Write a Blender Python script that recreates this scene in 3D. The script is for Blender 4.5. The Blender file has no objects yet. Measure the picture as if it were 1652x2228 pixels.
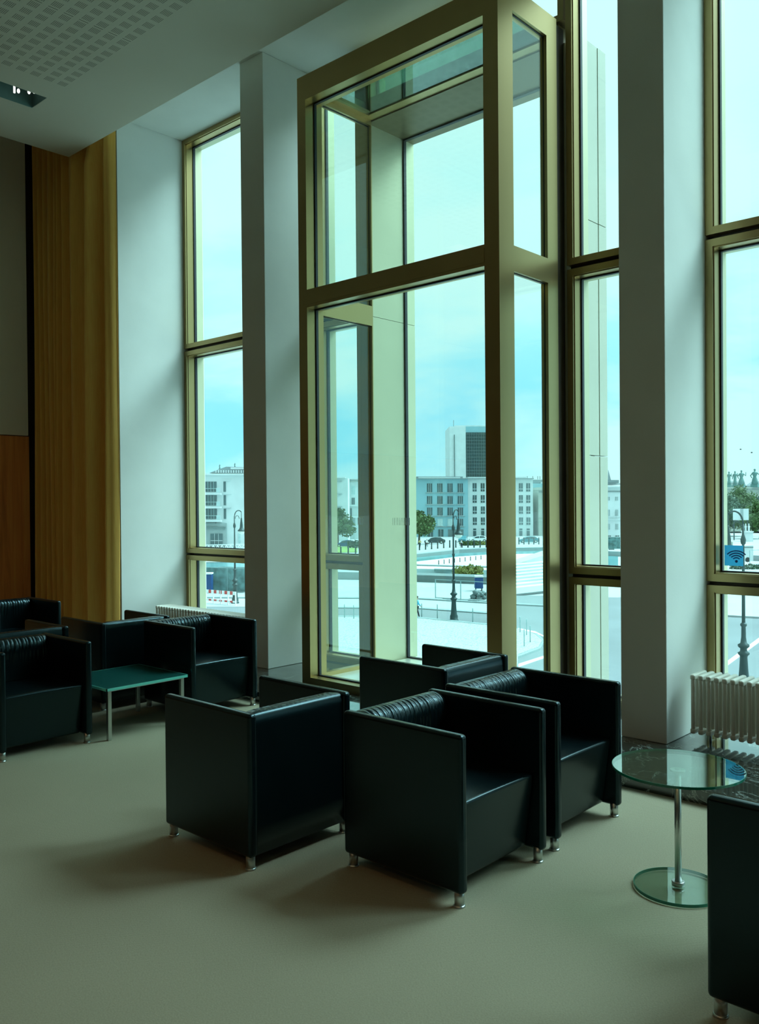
import bpy, bmesh, math, random
from mathutils import Vector, Matrix
random.seed(7)
S = bpy.context.scene
COL = S.collection
# ------------------------------------------------------------------ camera maths
F, YAW, PITCH, ROLL, CX, CY = 1885.995, -0.74359476, -0.00919538, -0.00831657, 826.0, 1114.0
fw = Vector((math.sin(YAW)*math.cos(PITCH), math.cos(YAW)*math.cos(PITCH), math.sin(PITCH)))
r0 = Vector((math.cos(YAW), -math.sin(YAW), 0)); u0 = r0.cross(fw)
rt = math.cos(ROLL)*r0 + math.sin(ROLL)*u0
up = -math.sin(ROLL)*r0 + math.cos(ROLL)*u0
CAM = Vector((0, 0, 1.6)); G = -7.4            # G: street level outside
def ray(px, py): return fw + (px-CX)/F*rt - (py-CY)/F*up
def at(px, py, z=G):
    d = ray(px, py); return CAM + d*((z-CAM.z)/d.z)
def far(px, py, depth):                          # point at a given depth along the view
    return CAM + ray(px, py)*depth
# ------------------------------------------------------------------ materials
M = {}
def nodes(name):
    m = bpy.data.materials.new(name); m.use_nodes = True; M[name] = m
    nt = m.node_tree; b = nt.nodes['Principled BSDF']; return m, nt, b
def setp(b, **k):
    for n, v in k.items():
        key = {'col': 'Base Color', 'rough': 'Roughness', 'metal': 'Metallic', 'spec': 'Specular IOR Level', 'coat': 'Coat Weight', 'trans': 'Transmission Weight', 'ior': 'IOR', 'sheen': 'Sheen Weight', 'coatr': 'Coat Roughness'}[n]
        if n == 'col': v = (*v, 1)
        b.inputs[key].default_value = v
def coord(nt, scale=(1,1,1), out='Object', rot=(0,0,0)):
    t = nt.nodes.new('ShaderNodeTexCoord'); mp = nt.nodes.new('ShaderNodeMapping')
    mp.inputs['Scale'].default_value = scale; mp.inputs['Rotation'].default_value = rot
    nt.links.new(t.outputs[out], mp.inputs['Vector']); return mp.outputs['Vector']
def noise(nt, vec, scale, detail=3, rough=.5, dist=0):
    n = nt.nodes.new('ShaderNodeTexNoise'); n.inputs['Scale'].default_value = scale
    n.inputs['Detail'].default_value = detail; n.inputs['Roughness'].default_value = rough; n.inputs['Distortion'].default_value = dist
    nt.links.new(vec, n.inputs['Vector']); return n.outputs['Fac']
def ramp(nt, fac, stops):
    r = nt.nodes.new('ShaderNodeValToRGB'); e = r.color_ramp.elements
    while len(e) < len(stops): e.new(.5)
    for i, (p, c) in enumerate(stops): e[i].position = p; e[i].color = (*c, 1)
    nt.links.new(fac, r.inputs['Fac']); return r.outputs['Color']
def bump(nt, b, h, strength, dist=.01):
    n = nt.nodes.new('ShaderNodeBump'); n.inputs['Strength'].default_value = strength; n.inputs['Distance'].default_value = dist
    nt.links.new(h, n.inputs['Height']); nt.links.new(n.outputs['Normal'], b.inputs['Normal'])
def math_(nt, op, a, b=None, c=None):
    n = nt.nodes.new('ShaderNodeMath'); n.operation = op
    for i, v in enumerate((a, b, c)):
        if v is None: continue
        if isinstance(v, (int, float)): n.inputs[i].default_value = v
        else: nt.links.new(v, n.inputs[i])
    return n.outputs[0]
def mat(name, col, rough=.6, metal=0, var=.12, nscale=8, bmp=0, bscale=40, scale=(1,1,1), **k):
    """a plain surface with a little procedural variation of its own colour"""
    m, nt, b = nodes(name); setp(b, rough=rough, metal=metal, **k)
    v = coord(nt, scale)
    f = noise(nt, v, nscale)
    lo = tuple(max(0, c*(1-var)) for c in col); hi = tuple(min(1, c*(1+var)) for c in col)
    nt.links.new(ramp(nt, f, [(.3, lo), (.7, hi)]), b.inputs['Base Color'])
    if bmp: bump(nt, b, noise(nt, v, bscale, 4), bmp)
    return m
# interior
mat('plaster', (.66, .66, .61), .85, var=.03, nscale=3, bmp=.04, bscale=90)
mat('ceiling_plaster', (.56, .52, .42), .9, var=.02, nscale=3)
mat('gold_metal', (.42, .305, .135), .33, .9, var=.05, nscale=2, scale=(1,1,.2))
mat('gold_lining', (.55, .53, .36), .42, .6, var=.04, nscale=1.5)
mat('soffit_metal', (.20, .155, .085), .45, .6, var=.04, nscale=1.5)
mat('cladding', (.40, .40, .32), .6, var=.05, nscale=1.5)
mat('bronze_dark', (.07, .05, .035), .5, .5)
mat('gasket', (.012, .014, .02), .5)
mat('sill_metal', (.70, .70, .62), .28, .6, var=.05, nscale=2)
mat('panel_white', (.80, .76, .62), .8, var=.03, nscale=1)
mat('dark_recess', (.035, .025, .018), .8)
mat('chrome', (.62, .64, .62), .32, 1.0, var=.03)
mat('radiator_white', (.66, .62, .53), .35, var=.03, spec=.5)
mat('glass_edge', (.006, .20, .13), .15, var=.1, spec=.6)
mat('sticker_blue', (.15, .44, .58), .5, var=.02)
def translucent(name, f):
    m = M[name]; nt = m.node_tree; b = nt.nodes['Principled BSDF']; tr = nt.nodes.new('ShaderNodeBsdfTranslucent'); l = b.inputs['Base Color'].links[0].from_socket
    nt.links.new(l, tr.inputs[0]); mx = nt.nodes.new('ShaderNodeMixShader'); mx.inputs[0].default_value = f
    nt.links.new(b.outputs[0], mx.inputs[1]); nt.links.new(tr.outputs[0], mx.inputs[2]); nt.links.new(mx.outputs[0], nt.nodes['Material Output'].inputs[0])
translucent('sticker_blue', .75)
mat('sticker_navy', (.0, .04, .20), .5, var=.02)
mat('mark_white', (.75, .80, .78), .6, var=.02)
mat('wall_brown', (.07, .035, .015), .7, var=.2, nscale=1.2)
def leather():
    m, nt, b = nodes('leather'); setp(b, rough=.24, spec=.40, coat=.12, coatr=.12); b.inputs['Specular Tint'].default_value = (.50, .88, 1, 1)
    v = coord(nt)
    f = noise(nt, v, 4)
    nt.links.new(ramp(nt, f, [(.3, (.002, .006, .0072)), (.7, (.0038, .009, .0105))]), b.inputs['Base Color'])
    vo = nt.nodes.new('ShaderNodeTexVoronoi'); vo.inputs['Scale'].default_value = 420; nt.links.new(v, vo.inputs['Vector'])
    n2 = math_(nt, 'MULTIPLY', noise(nt, v, 22, 2), .10)
    s = math_(nt, 'ADD', math_(nt, 'MULTIPLY', vo.outputs['Distance'], .12), n2)
    bump(nt, b, s, .16, .006)
leather()
def carpet():
    m, nt, b = nodes('carpet'); setp(b, rough=.95, spec=.15, sheen=.1)
    v = coord(nt, (1, 1, 1), rot=(0, 0, math.radians(43)))
    w = nt.nodes.new('ShaderNodeTexWave'); w.wave_type = 'BANDS'; w.bands_direction = 'X'
    w.inputs['Scale'].default_value = 42; w.inputs['Distortion'].default_value = 1.2; w.inputs['Detail'].default_value = 2
    nt.links.new(v, w.inputs['Vector'])
    f = noise(nt, v, 160, 2)
    big = noise(nt, v, .8, 3)
    s = math_(nt, 'ADD', math_(nt, 'MULTIPLY', w.outputs['Fac'], .16), math_(nt, 'ADD', math_(nt, 'MULTIPLY', f, .45), math_(nt, 'MULTIPLY', big, .3)))
    nt.links.new(ramp(nt, s, [(.25, (.28, .245, .165)), (.75, (.45, .39, .27))]), b.inputs['Base Color'])
    bump(nt, b, s, .35, .006)
carpet()
def marble():
    m, nt, b = nodes('dark_marble'); setp(b, rough=.10, spec=.8, coat=.8, coatr=.02)
    v = coord(nt)
    mu = noise(nt, v, 2.2, 5, .6, 2.5)
    a = math_(nt, 'ABSOLUTE', math_(nt, 'SUBTRACT', mu, .5))
    c = ramp(nt, a, [(0, (.38, .42, .38)), (.006, (.08, .10, .09)), (.03, (.016, .023, .02)), (1, (.012, .018, .016))])
    nt.links.new(c, b.inputs['Base Color'])
marble()
def curtain_mat():
    m, nt, b = nodes('amber_curtain'); setp(b, rough=.75, spec=.2, sheen=.25)
    v = coord(nt, (40, 40, 1))
    f = noise(nt, v, 5, 2)
    c = ramp(nt, f, [(.3, (.92, .48, .10)), (.7, (.97, .60, .15))])
    nt.links.new(c, b.inputs['Base Color'])
    tr = nt.nodes.new('ShaderNodeBsdfTranslucent'); nt.links.new(c, tr.inputs['Color'])
    mx = nt.nodes.new('ShaderNodeMixShader'); mx.inputs[0].default_value = .15
    out = nt.nodes['Material Output']
    nt.links.new(b.outputs[0], mx.inputs[1]); nt.links.new(tr.outputs[0], mx.inputs[2]); nt.links.new(mx.outputs[0], out.inputs['Surface'])
curtain_mat()
def wood():
    m, nt, b = nodes('orange_wood'); setp(b, rough=.45, spec=.4)
    v = coord(nt, (1, 6, .25))
    f = noise(nt, v, 2.2, 4, .6, .6)
    nt.links.new(ramp(nt, f, [(.25, (.50, .15, .04)), (.5, (.80, .28, .07)), (.75, (.92, .42, .11))]), b.inputs['Base Color'])
wood()
def perforated():
    m, nt, b = nodes('perforated_ceiling'); setp(b, rough=.9)
    t = nt.nodes.new('ShaderNodeTexCoord'); s = nt.nodes.new('ShaderNodeSeparateXYZ'); nt.links.new(t.outputs['Object'], s.inputs[0])
    X, Y = s.outputs[0], s.outputs[1]; p = .1275
    u = math_(nt, 'FRACT', math_(nt, 'DIVIDE', math_(nt, 'ADD', X, 6.385+p*50), p))
    w = math_(nt, 'FRACT', math_(nt, 'DIVIDE', math_(nt, 'SUBTRACT', 3.968+p*0, Y), p))
    bu = math_(nt, 'LESS_THAN', math_(nt, 'ABSOLUTE', math_(nt, 'SUBTRACT', u, .5)), .31)
    bw = math_(nt, 'LESS_THAN', math_(nt, 'ABSOLUTE', math_(nt, 'SUBTRACT', w, .5)), .31)
    st = math_(nt, 'LESS_THAN', math_(nt, 'FRACT', math_(nt, 'MULTIPLY', w, 9.67)), .45)
    reg = math_(nt, 'MULTIPLY', math_(nt, 'GREATER_THAN', X, -6.385-p*9), math_(nt, 'LESS_THAN', Y, 3.968))
    k = math_(nt, 'MULTIPLY', math_(nt, 'MULTIPLY', bu, bw), math_(nt, 'MULTIPLY', st, reg))
    seam = math_(nt, 'MULTIPLY', math_(nt, 'LESS_THAN', math_(nt, 'ABSOLUTE', math_(nt, 'ADD', X, 6.385)), .0035), math_(nt, 'MULTIPLY', bw, math_(nt, 'LESS_THAN', Y, 3.968)))
    k = math_(nt, 'MAXIMUM', math_(nt, 'MULTIPLY', k, .75), seam)
    mx = nt.nodes.new('ShaderNodeMix'); mx.data_type = 'RGBA'; nt.links.new(k, mx.inputs[0])
    mx.inputs[6].default_value = (.56, .52, .42, 1); mx.inputs[7].default_value = (.10, .09, .07, 1)
    nt.links.new(mx.outputs[2], b.inputs['Base Color'])
perforated()
def thin_glass(name, tint, refl=1.0, rough=0.0):
    m = bpy.data.materials.new(name); m.use_nodes = True; M[name] = m; nt = m.node_tree; nt.nodes.clear()
    out = nt.nodes.new('ShaderNodeOutputMaterial'); tr = nt.nodes.new('ShaderNodeBsdfTransparent'); tr.inputs[0].default_value = (*tint, 1)
    gl = nt.nodes.new('ShaderNodeBsdfGlossy'); gl.inputs['Roughness'].default_value = rough; gl.inputs[0].default_value = (.9, 1, .97, 1)
    lw = nt.nodes.new('ShaderNodeLayerWeight'); lw.inputs[0].default_value = .5
    sch = math_(nt, 'ADD', .045, math_(nt, 'MULTIPLY', .95, math_(nt, 'POWER', lw.outputs['Facing'], 4.5)))
    mx = nt.nodes.new('ShaderNodeMixShader'); nt.links.new(math_(nt, 'MINIMUM', math_(nt, 'MULTIPLY', sch, refl), 1), mx.inputs[0])
    nt.links.new(tr.outputs[0], mx.inputs[1]); nt.links.new(gl.outputs[0], mx.inputs[2]); nt.links.new(mx.outputs[0], out.inputs[0])
thin_glass('window_glass', (.95, .985, .97), .9)
thin_glass('roof_glass', (.26, .42, .34), 1.6, .03)
thin_glass('table_glass', (.84, .92, .88), 1.5)
mat('teal_glass', (.012, .085, .075), .14, var=.05, spec=.7)
mat('teal_edge', (.20, .80, .68), .15, var=.05, spec=.7)
def emit(name, col, s):
    m, nt, b = nodes(name); setp(b, col=(0, 0, 0)); b.inputs['Emission Color'].default_value = (*col, 1); b.inputs['Emission Strength'].default_value = s
emit('lamp_glow', (.95, 1, .95), 1.6)
emit('warm_fill', (1, .56, .26), 14)  # warm fill glow for the added slots behind the camera
# exterior
mat('white_stone', (.60, .65, .65), .8, var=.06, nscale=.3)
mat('pale_blue_wall', (.25, .44, .49), .8, var=.05, nscale=.2)
mat('cream_stone', (.44, .47, .41), .8, var=.08, nscale=.4)
mat('grey_stone', (.30, .36, .36), .8, var=.1, nscale=.5)
mat('dark_stone', (.14, .19, .19), .8, var=.15, nscale=.6)
mat('window_dark', (.045, .09, .10), .2, var=.3, nscale=.5)
mat('blind_pale', (.42, .56, .56), .5, var=.1, nscale=2)
mat('tower_dark', (.03, .07, .075), .15, var=.2, nscale=.1)
mat('roof_grey', (.22, .27, .28), .6)
mat('asphalt', (.165, .19, .195), .85, var=.10, nscale=.15)
mat('pale_paving', (.36, .40, .40), .85, var=.06, nscale=.2)
def cobbles():
    m, nt, b = nodes('cobblestones'); setp(b, rough=.85)
    v = coord(nt); vo = nt.nodes.new('ShaderNodeTexVoronoi'); vo.feature = 'DISTANCE_TO_EDGE'; vo.inputs['Scale'].default_value = 4.5; nt.links.new(v, vo.inputs['Vector'])
    nt.links.new(ramp(nt, vo.outputs['Distance'], [(0, (.20, .24, .24)), (.12, (.44, .49, .47))]), b.inputs['Base Color'])
cobbles()
mat('road_paint', (.7, .72, .7), .7, var=.02)
mat('kerb_stone', (.24, .30, .30), .8)
mat('canal_water', (.10, .30, .32), .15, var=.1, nscale=.3)
mat('cast_iron', (.025, .05, .05), .5, .3)
mat('lamp_bowl', (.85, .88, .82), .3, var=.02)
mat('leaf_green', (.055, .11, .025), .7, var=.5, nscale=.9)
mat('leaf_teal', (.035, .085, .045), .7, var=.45, nscale=.9)
mat('leaf_yellow', (.20, .22, .05), .7, var=.4, nscale=1.5)
mat('grass_green', (.17, .27, .06), .9, var=.2, nscale=.5)
mat('bark', (.10, .09, .07), .9)
mat('car_blue', (.0, .07, .22), .25, var=.05, coat=.5)
mat('car_dark', (.02, .05, .06), .25, var=.05, coat=.5)
mat('car_teal', (.03, .20, .24), .25, var=.05, coat=.5)
mat('car_white', (.75, .80, .80), .25, var=.03, coat=.5)
mat('tyre', (.02, .02, .02), .8)
mat('cabin_blue', (.0, .045, .17), .5)
mat('barrier_red', (.62, .05, .04), .6, var=.05)
mat('barrier_white', (.82, .84, .82), .6, var=.02)
mat('statue_green', (.12, .24, .22), .7)
mat('jacket_blue', (.10, .45, .65), .8)
mat('trousers_dark', (.02, .02, .03), .8)
mat('coat_yellow', (.65, .50, .16), .8)
mat('coat_white', (.75, .75, .72), .8)
mat('skin', (.45, .28, .20), .6)
mat('hair_brown', (.05, .03, .02), .7)
mat('fence_mesh', (.30, .42, .42), .5, .5)
mat('site_netting', (.10, .20, .20), .9, var=.5, nscale=1.4)
# ------------------------------------------------------------------ mesh helpers
def tag(o, label=None, cat=None, group=None, kind=None):
    if label: o['label'] = label
    if cat: o['category'] = cat
    if group: o['group'] = group
    if kind: o['kind'] = kind
    return o
def empty(name, loc=(0,0,0), rz=0, label=None, cat=None, group=None, kind=None, parent=None):
    o = bpy.data.objects.new(name, None); COL.objects.link(o); o.location = loc; o.rotation_euler = (0, 0, rz)
    if parent: o.parent = parent
    return tag(o, label, cat, group, kind)
class MB:
    def __init__(s): s.bm = bmesh.new(); s.mats = []; s.mi = 0
    def use(s, name):
        if name not in s.mats: s.mats.append(name)
        s.mi = s.mats.index(name); return s
    def _fin(s, verts):
        for f in {f for v in verts for f in v.link_faces}: f.material_index = s.mi
    def box(s, x0, x1, y0, y1, z0, z1, bev=0, seg=3):
        r = bmesh.ops.create_cube(s.bm, size=1); vs = r['verts']
        for v in vs: v.co = Vector(((x0+x1)/2+v.co.x*(x1-x0), (y0+y1)/2+v.co.y*(y1-y0), (z0+z1)/2+v.co.z*(z1-z0)))
        s._fin(vs)
        if bev:
            es = list({e for v in vs for e in v.link_edges})
            bmesh.ops.bevel(s.bm, geom=es, offset=bev, segments=seg, profile=.5, affect='EDGES', material=s.mi)
        return s
    def prism(s, pts, z0, z1):
        """extrude a ground polygon between two heights"""
        a = [s.bm.verts.new((p[0], p[1], z0)) for p in pts]; b = [s.bm.verts.new((p[0], p[1], z1)) for p in pts]
        n = len(pts); fs = [s.bm.faces.new(a[::-1]), s.bm.faces.new(b)]
        for i in range(n): fs.append(s.bm.faces.new((a[i], a[(i+1) % n], b[(i+1) % n], b[i])))
        for f in fs: f.material_index = s.mi
        bmesh.ops.recalc_face_normals(s.bm, faces=fs); return s
    def hull(s, A, B):
        """two matching 3-D loops joined into a solid"""
        a = [s.bm.verts.new(p) for p in A]; b = [s.bm.verts.new(p) for p in B]; n = len(a)
        fs = [s.bm.faces.new(a[::-1]), s.bm.faces.new(b)]
        for i in range(n): fs.append(s.bm.faces.new((a[i], a[(i+1) % n], b[(i+1) % n], b[i])))
        for f in fs: f.material_index = s.mi
        bmesh.ops.recalc_face_normals(s.bm, faces=fs); return s
    def lathe(s, prof, c=(0,0,0), seg=20):
        rings = []
        for r, z in prof:
            rings.append([s.bm.verts.new((c[0]+r*math.cos(2*math.pi*i/seg), c[1]+r*math.sin(2*math.pi*i/seg), c[2]+z)) for i in range(seg)])
        fs = [s.bm.faces.new(rings[0][::-1]), s.bm.faces.new(rings[-1])]
        for a, b in zip(rings, rings[1:]):
            for i in range(seg): fs.append(s.bm.faces.new((a[i], a[(i+1) % seg], b[(i+1) % seg], b[i])))
        for f in fs: f.material_index = s.mi; f.smooth = True
        fs[0].smooth = fs[1].smooth = False
        return s
    def tube(s, pts, r, seg=8):
        pts = [Vector(p) for p in pts]; rs = r if isinstance(r, (list, tuple)) else [r]*len(pts); rings = []
        for i, p in enumerate(pts):
            d = (pts[min(i+1, len(pts)-1)]-pts[max(i-1, 0)]).normalized()
            a = d.orthogonal().normalized() if abs(d.z) > .99 else d.cross(Vector((0,0,1))).normalized(); b = d.cross(a)
            if abs(d.z) > .99: a = Vector((1,0,0)); b = Vector((0,1,0))
            rings.append([s.bm.verts.new(p+rs[i]*(a*math.cos(2*math.pi*k/seg)+b*math.sin(2*math.pi*k/seg))) for k in range(seg)])
        fs = [s.bm.faces.new(rings[0][::-1]), s.bm.faces.new(rings[-1])]
        for a, b in zip(rings, rings[1:]):
            for k in range(seg): fs.append(s.bm.faces.new((a[k], a[(k+1) % seg], b[(k+1) % seg], b[k])))
        for f in fs: f.material_index = s.mi; f.smooth = True
        bmesh.ops.recalc_face_normals(s.bm, faces=fs); return s
    def ico(s, c, r, sc=(1,1,1), sub=2):
        v = bmesh.ops.create_icosphere(s.bm, subdivisions=sub, radius=r)['verts']
        for q in v: q.co = Vector((c[0]+q.co.x*sc[0], c[1]+q.co.y*sc[1], c[2]+q.co.z*sc[2]))
        s._fin(v)
        for f in {f for q in v for f in q.link_faces}: f.smooth = True
        return s
    def build(s, name, material=None, parent=None, smooth=False, wn=False, mtx=None):
        me = bpy.data.meshes.new(name)
        if mtx is not None: s.bm.transform(mtx)
        s.bm.to_mesh(me); s.bm.free()
        for m in (s.mats or [material]): me.materials.append(M[m])
        if smooth: me.polygons.foreach_set('use_smooth', [True]*len(me.polygons))
        o = bpy.data.objects.new(name, me); COL.objects.link(o)
        if parent: o.parent = parent
        if wn: 
            md = o.modifiers.new('normals', 'WEIGHTED_NORMAL'); md.keep_sharp = False; md.weight = 80
        return o
def bx(name, m, dims, parent=None, kind=None, bev=0):
    o = MB().box(*dims, bev=bev).build(name, m, parent, smooth=bev > 0, wn=bev > 0)
    if kind: o['kind'] = kind
    return o
def copy_tree(o, parent=None):
    c = o.copy(); COL.objects.link(c); c.parent = parent
    for ch in list(o.children): copy_tree(ch, c)
    return c
# ------------------------------------------------------------------ room shell
ST = 'structure'
XL, XR, YB = -10.2, 6.0, -7.0
bx('floor', 'carpet', (XL, XR, YB, 4.5, -.3, 0), kind=ST)
led = MB().use('dark_marble').box(XL, XR, 4.5, 6.1, -.3, .08).build('floor_ledge'); led['kind'] = ST
ZC, YBM, XCL = 5.45, 4.758, -8.985
# ceiling slab built round the seen light slot and the added fill slots
c = MB().use('perforated_ceiling')
HX = [(-8.135, -7.83, [(-1.6, -.2), (2.55, 3.936)])]+[(x, x+.305, [(-5.2, -3.8), (-1.9, -.5)]) for x in (-4.6, -.9, 2.8)]
xc = XCL
for hx0, hx1, hs in HX:
    c.box(xc, hx0, YB, YBM, ZC, ZC+.25); yc = YB
    for hy0, hy1 in hs: c.box(hx0, hx1, yc, hy0, ZC, ZC+.25); yc = hy1
    c.box(hx0, hx1, yc, YBM, ZC, ZC+.25); xc = hx1
c.box(xc, XR, YB, YBM, ZC, ZC+.25)
c.build('ceiling')['kind'] = ST
bx('ceiling_beam', 'ceiling_plaster', (-8.985, XR, YBM-.12, YBM, ZC+.25, 6.8), kind=ST)
bx('ceiling_soffit', 'plaster', (-8.375, XR, YBM, 6.1, 5.77, 6.0), kind=ST)
bx('ceiling_recess', 'dark_recess', (XL, XR, YB, 6.1, 6.8, 6.95), kind=ST)
bx('ceiling_edge', 'ceiling_plaster', (-8.985, -8.90, YB, YBM-.12, ZC+.25, 6.8), kind=ST)
bx('wall_window_side', 'plaster', (XL, -8.38, 4.99, 6.1, .08, 6.8), kind=ST)
bx('wall_left', 'dark_recess', (XL-.2, -10.13, YB, 6.1, -.3, 6.95), kind=ST)
bx('wall_left_wood', 'orange_wood', (-10.13, -10.10, YB, 4.80, 0, 2.44), kind=ST)
bx('wall_left_panel', 'panel_white', (-10.13, -10.085, YB, 4.785, 2.45, 6.8), kind=ST)
bx('wall_back', 'wall_brown', (XL, XR, YB-.2, YB, -.3, 6.95), kind=ST)
bx('wall_right', 'wall_brown', (XR, XR+.2, YB, 6.1, -.3, 6.95), kind=ST)
for i, (a, b) in enumerate([(-6.525, -6.19), (-2.655, -2.347), (-.50, -.17), (3.36, 3.68)]):
    bx('pillar', 'plaster', (a, b, 5.19, 6.08, .08, 5.77), kind=ST, bev=.006)
# ------------------------------------------------------------------ facade windows
YW = 5.82
def ring(mb, x0, x1, z0, z1, y0, y1, w):
    mb.box(x0, x0+w, y0, y1, z0, z1); mb.box(x1-w, x1, y0, y1, z0, z1)
    mb.box(x0+w, x1-w, y0, y1, z0, z0+w); mb.box(x0+w, x1-w, y0, y1, z1-w, z1)
def sash(root, x0, x1, z0, z1):
    f = MB().use('gold_metal')
    ring(f, x0, x1, z0, z1, YW, YW+.135, .050)
    ring(f, x0+.050, x1-.050, z0+.050, z1-.050, YW+.018, YW+.135, .007)
    f.use('gold_lining'); ring(f, x0, x1, z0, z1, YW+.135, YW+.23, .055)
    fr = f.build('window_frame', parent=root)
    g = MB().use('gasket'); ring(g, x0+.055, x1-.055, z0+.055, z1-.055, YW+.105, YW+.135, .012); g.build('gasket', parent=fr)
    bx('window_pane', 'window_glass', (x0+.057, x1-.057, YW+.118, YW+.124, z0+.057, z1-.057), fr)
def window(n, x0, x1, ztop=5.77, zs=((.09, 1.034), (1.06, 3.362), (3.394, None))):
    r = empty('window_%d' % n, kind=ST)
    for a, b in zs: sash(r, x0, x1, a, b or ztop)
    k = MB().use('bronze_dark')
    for (a0, b0), (a1, b1) in zip(zs, zs[1:]): k.box(x0, x1, YW+.06, YW+.2, b0, a1)
    k.build('shadow_gap', parent=r)
    return r
window(1, -8.378, -6.527)
window(2, -6.188, -5.572)
window(4, -3.402, -2.657)
window(5, -2.345, -.502)
window(6, -5.50, -3.42, zs=((5.26, None),))
window(7, -.168, 1.6); window(8, 1.6, 3.358); window(9, 3.682, 5.9)
bx('wall_window_end', 'plaster', (5.9, XR, 5.6, 6.1, .08, 5.77), kind=ST)
# ------------------------------------------------------------------ glazed bay (window_3)
bay = empty('window_3', kind=ST)
X0, X1, YF = -5.462, -3.42, 4.954
ZT = 5.19
f = MB().use('gold_metal')
f.box(X0, X0+.10, YF, YF+.19, .08, ZT); f.box(X1-.125, X1, YF, YF+.18, .08, ZT)
f.box(X0+.10, X1-.125, YF, YF+.18, .08, .145); f.box(X0+.10, X1-.125, YF, YF+.18, 3.25, 3.40); f.box(X0+.10, X1-.125, YF, YF+.18, 4.985, ZT)
# face strips and grooves on the front
f.box(X0+.10, X1-.125, YF-.004, YF, 3.275, 3.375)
fr = f.build('front_frame', parent=bay)
g = MB().use('gasket')
for z0, z1 in ((.145, 3.25), (3.40, 4.985)): ring(g, X0+.10, X1-.125, z0, z1, YF+.095, YF+.12, .010)
g.build('gasket', parent=fr)
for z0, z1 in ((.145, 3.25), (3.40, 4.985)): bx('window_pane', 'window_glass', (X0+.10, X1-.125, YF+.105, YF+.111, z0, z1), fr)
for side, (xa, xb) in enumerate(((X0, X0+.06), (X1-.06, X1))):
    s = MB().use('gold_metal'); ya, yb = YF+.18, (YW-.10 if side else YW-.012); jw = .14 if side else .012
    s.box(xa, xb, yb-jw, yb, .08, ZT+.03)
    for za, zb in ((.08, .15), (3.225, 3.405), (5.045, ZT+.03)): s.box(xa, xb, ya, yb-jw, za, zb)
    sf = s.build('side_frame', parent=bay)
    if side: MB().use('bronze_dark').box(xa+.012, xb-.012, yb, YW+.02, .08, ZT).build('shadow_gap', parent=sf)
    k = MB().use('gasket'); xm = (xa+xb)/2
    for z0, z1 in ((.15, 3.225), (3.405, 5.045)):
        k.box(xm-.005, xm+.005, ya, ya+.004, z0, z1); k.box(xm-.004, xm+.004, yb-jw-.003, yb-jw, z0, z1); k.box(xm-.006, xm+.006, ya, yb-jw, z1-.005, z1)
        bx('window_pane', 'window_glass', (xm-.003, xm+.003, ya, yb-jw, z0, z1), sf)
    k.build('gasket', parent=sf)
bx('corner_mullion', 'gold_metal', (-5.566, -5.492, YW-.005, YW+.22, .08, 5.77), bay)
rf = MB().use('gold_metal'); rf.box(X0+.06, X1-.06, YF+.18, YF+.25, 5.09, ZT+.02); rf.box(X0+.06, X1-.06, YW-.10, YW, 5.10, ZT+.06)
rf.box(X0+.06, X0+.12, YF+.25, YW-.10, 5.09, ZT); rf.box(X1-.12, X1-.06, YF+.25, YW-.10, 5.09, ZT)
rf = rf.build('roof_frame', parent=bay)
bx('roof_pane', 'roof_glass', (X0+.10, X1-.10, YF+.2, YW-.06, 5.11, 5.118), rf)
# portal passing through the facade
lin = MB().use('gold_lining')
for z0, z1 in ((.08, 3.330), (3.334, 5.09)):
    lin.box(X0-.07, X0, YW, 6.47, z0, z1); lin.box(X1-.045, X1, YW+.02, 6.13, z0, z1)
lin.use('gold_metal').box(X0-.026, X0, YW-.01, YW, .08, 5.25)
lin.build('portal_lining', parent=bay)
o_ = MB().use('cladding')
for z0, z1 in ((-1, 1.968), (1.975, 3.828), (3.835, 5.24)):
    o_.box(X1-.045, X1, 6.13, 6.338, z0, z1); o_.box(X1-.045, X1+.004, 6.345, 6.47, z0, z1)
o_.build('outer_cladding', parent=bay)
bx('portal_soffit', 'soffit_metal', (X0, X1-.045, YW, 6.47, 5.09, 5.24), bay)
bx('portal_sill', 'sill_metal', (X0+.02, X1-.05, YF+.18, 6.46, .085, .115), bay)
k = MB().use('gasket'); ring(k, X0, X1-.045, .115, 5.09, 6.31, 6.345, .014); k.build('gasket', parent=bay)
bx('window_pane', 'window_glass', (X0, X1-.045, 6.325, 6.331, .115, 5.09), bay)
# bird-safety marks on the front pane
for xs_, lab in (((-4.892, -4.877, -4.862, -4.847), 'short row of pale vertical bars stuck on the bay pane, over the dark window jamb'), ((-4.512, -4.495, -4.478, -4.461, -4.444, -4.427, -4.410, -4.393, -4.376, -4.359, -4.342), 'row of pale vertical bars stuck on the bay pane, over the portal lining')):
    mk = MB().use('mark_white')
    for x_ in xs_: mk.box(x_, x_+(.005 if x_ < -4.8 or x_ > -4.4 else .0025), YF+.1035, YF+.1045, 1.435, 1.492)
    tag(mk.build('glass_marking'), lab, 'marking', kind='stuff' if 0 else None)
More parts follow.
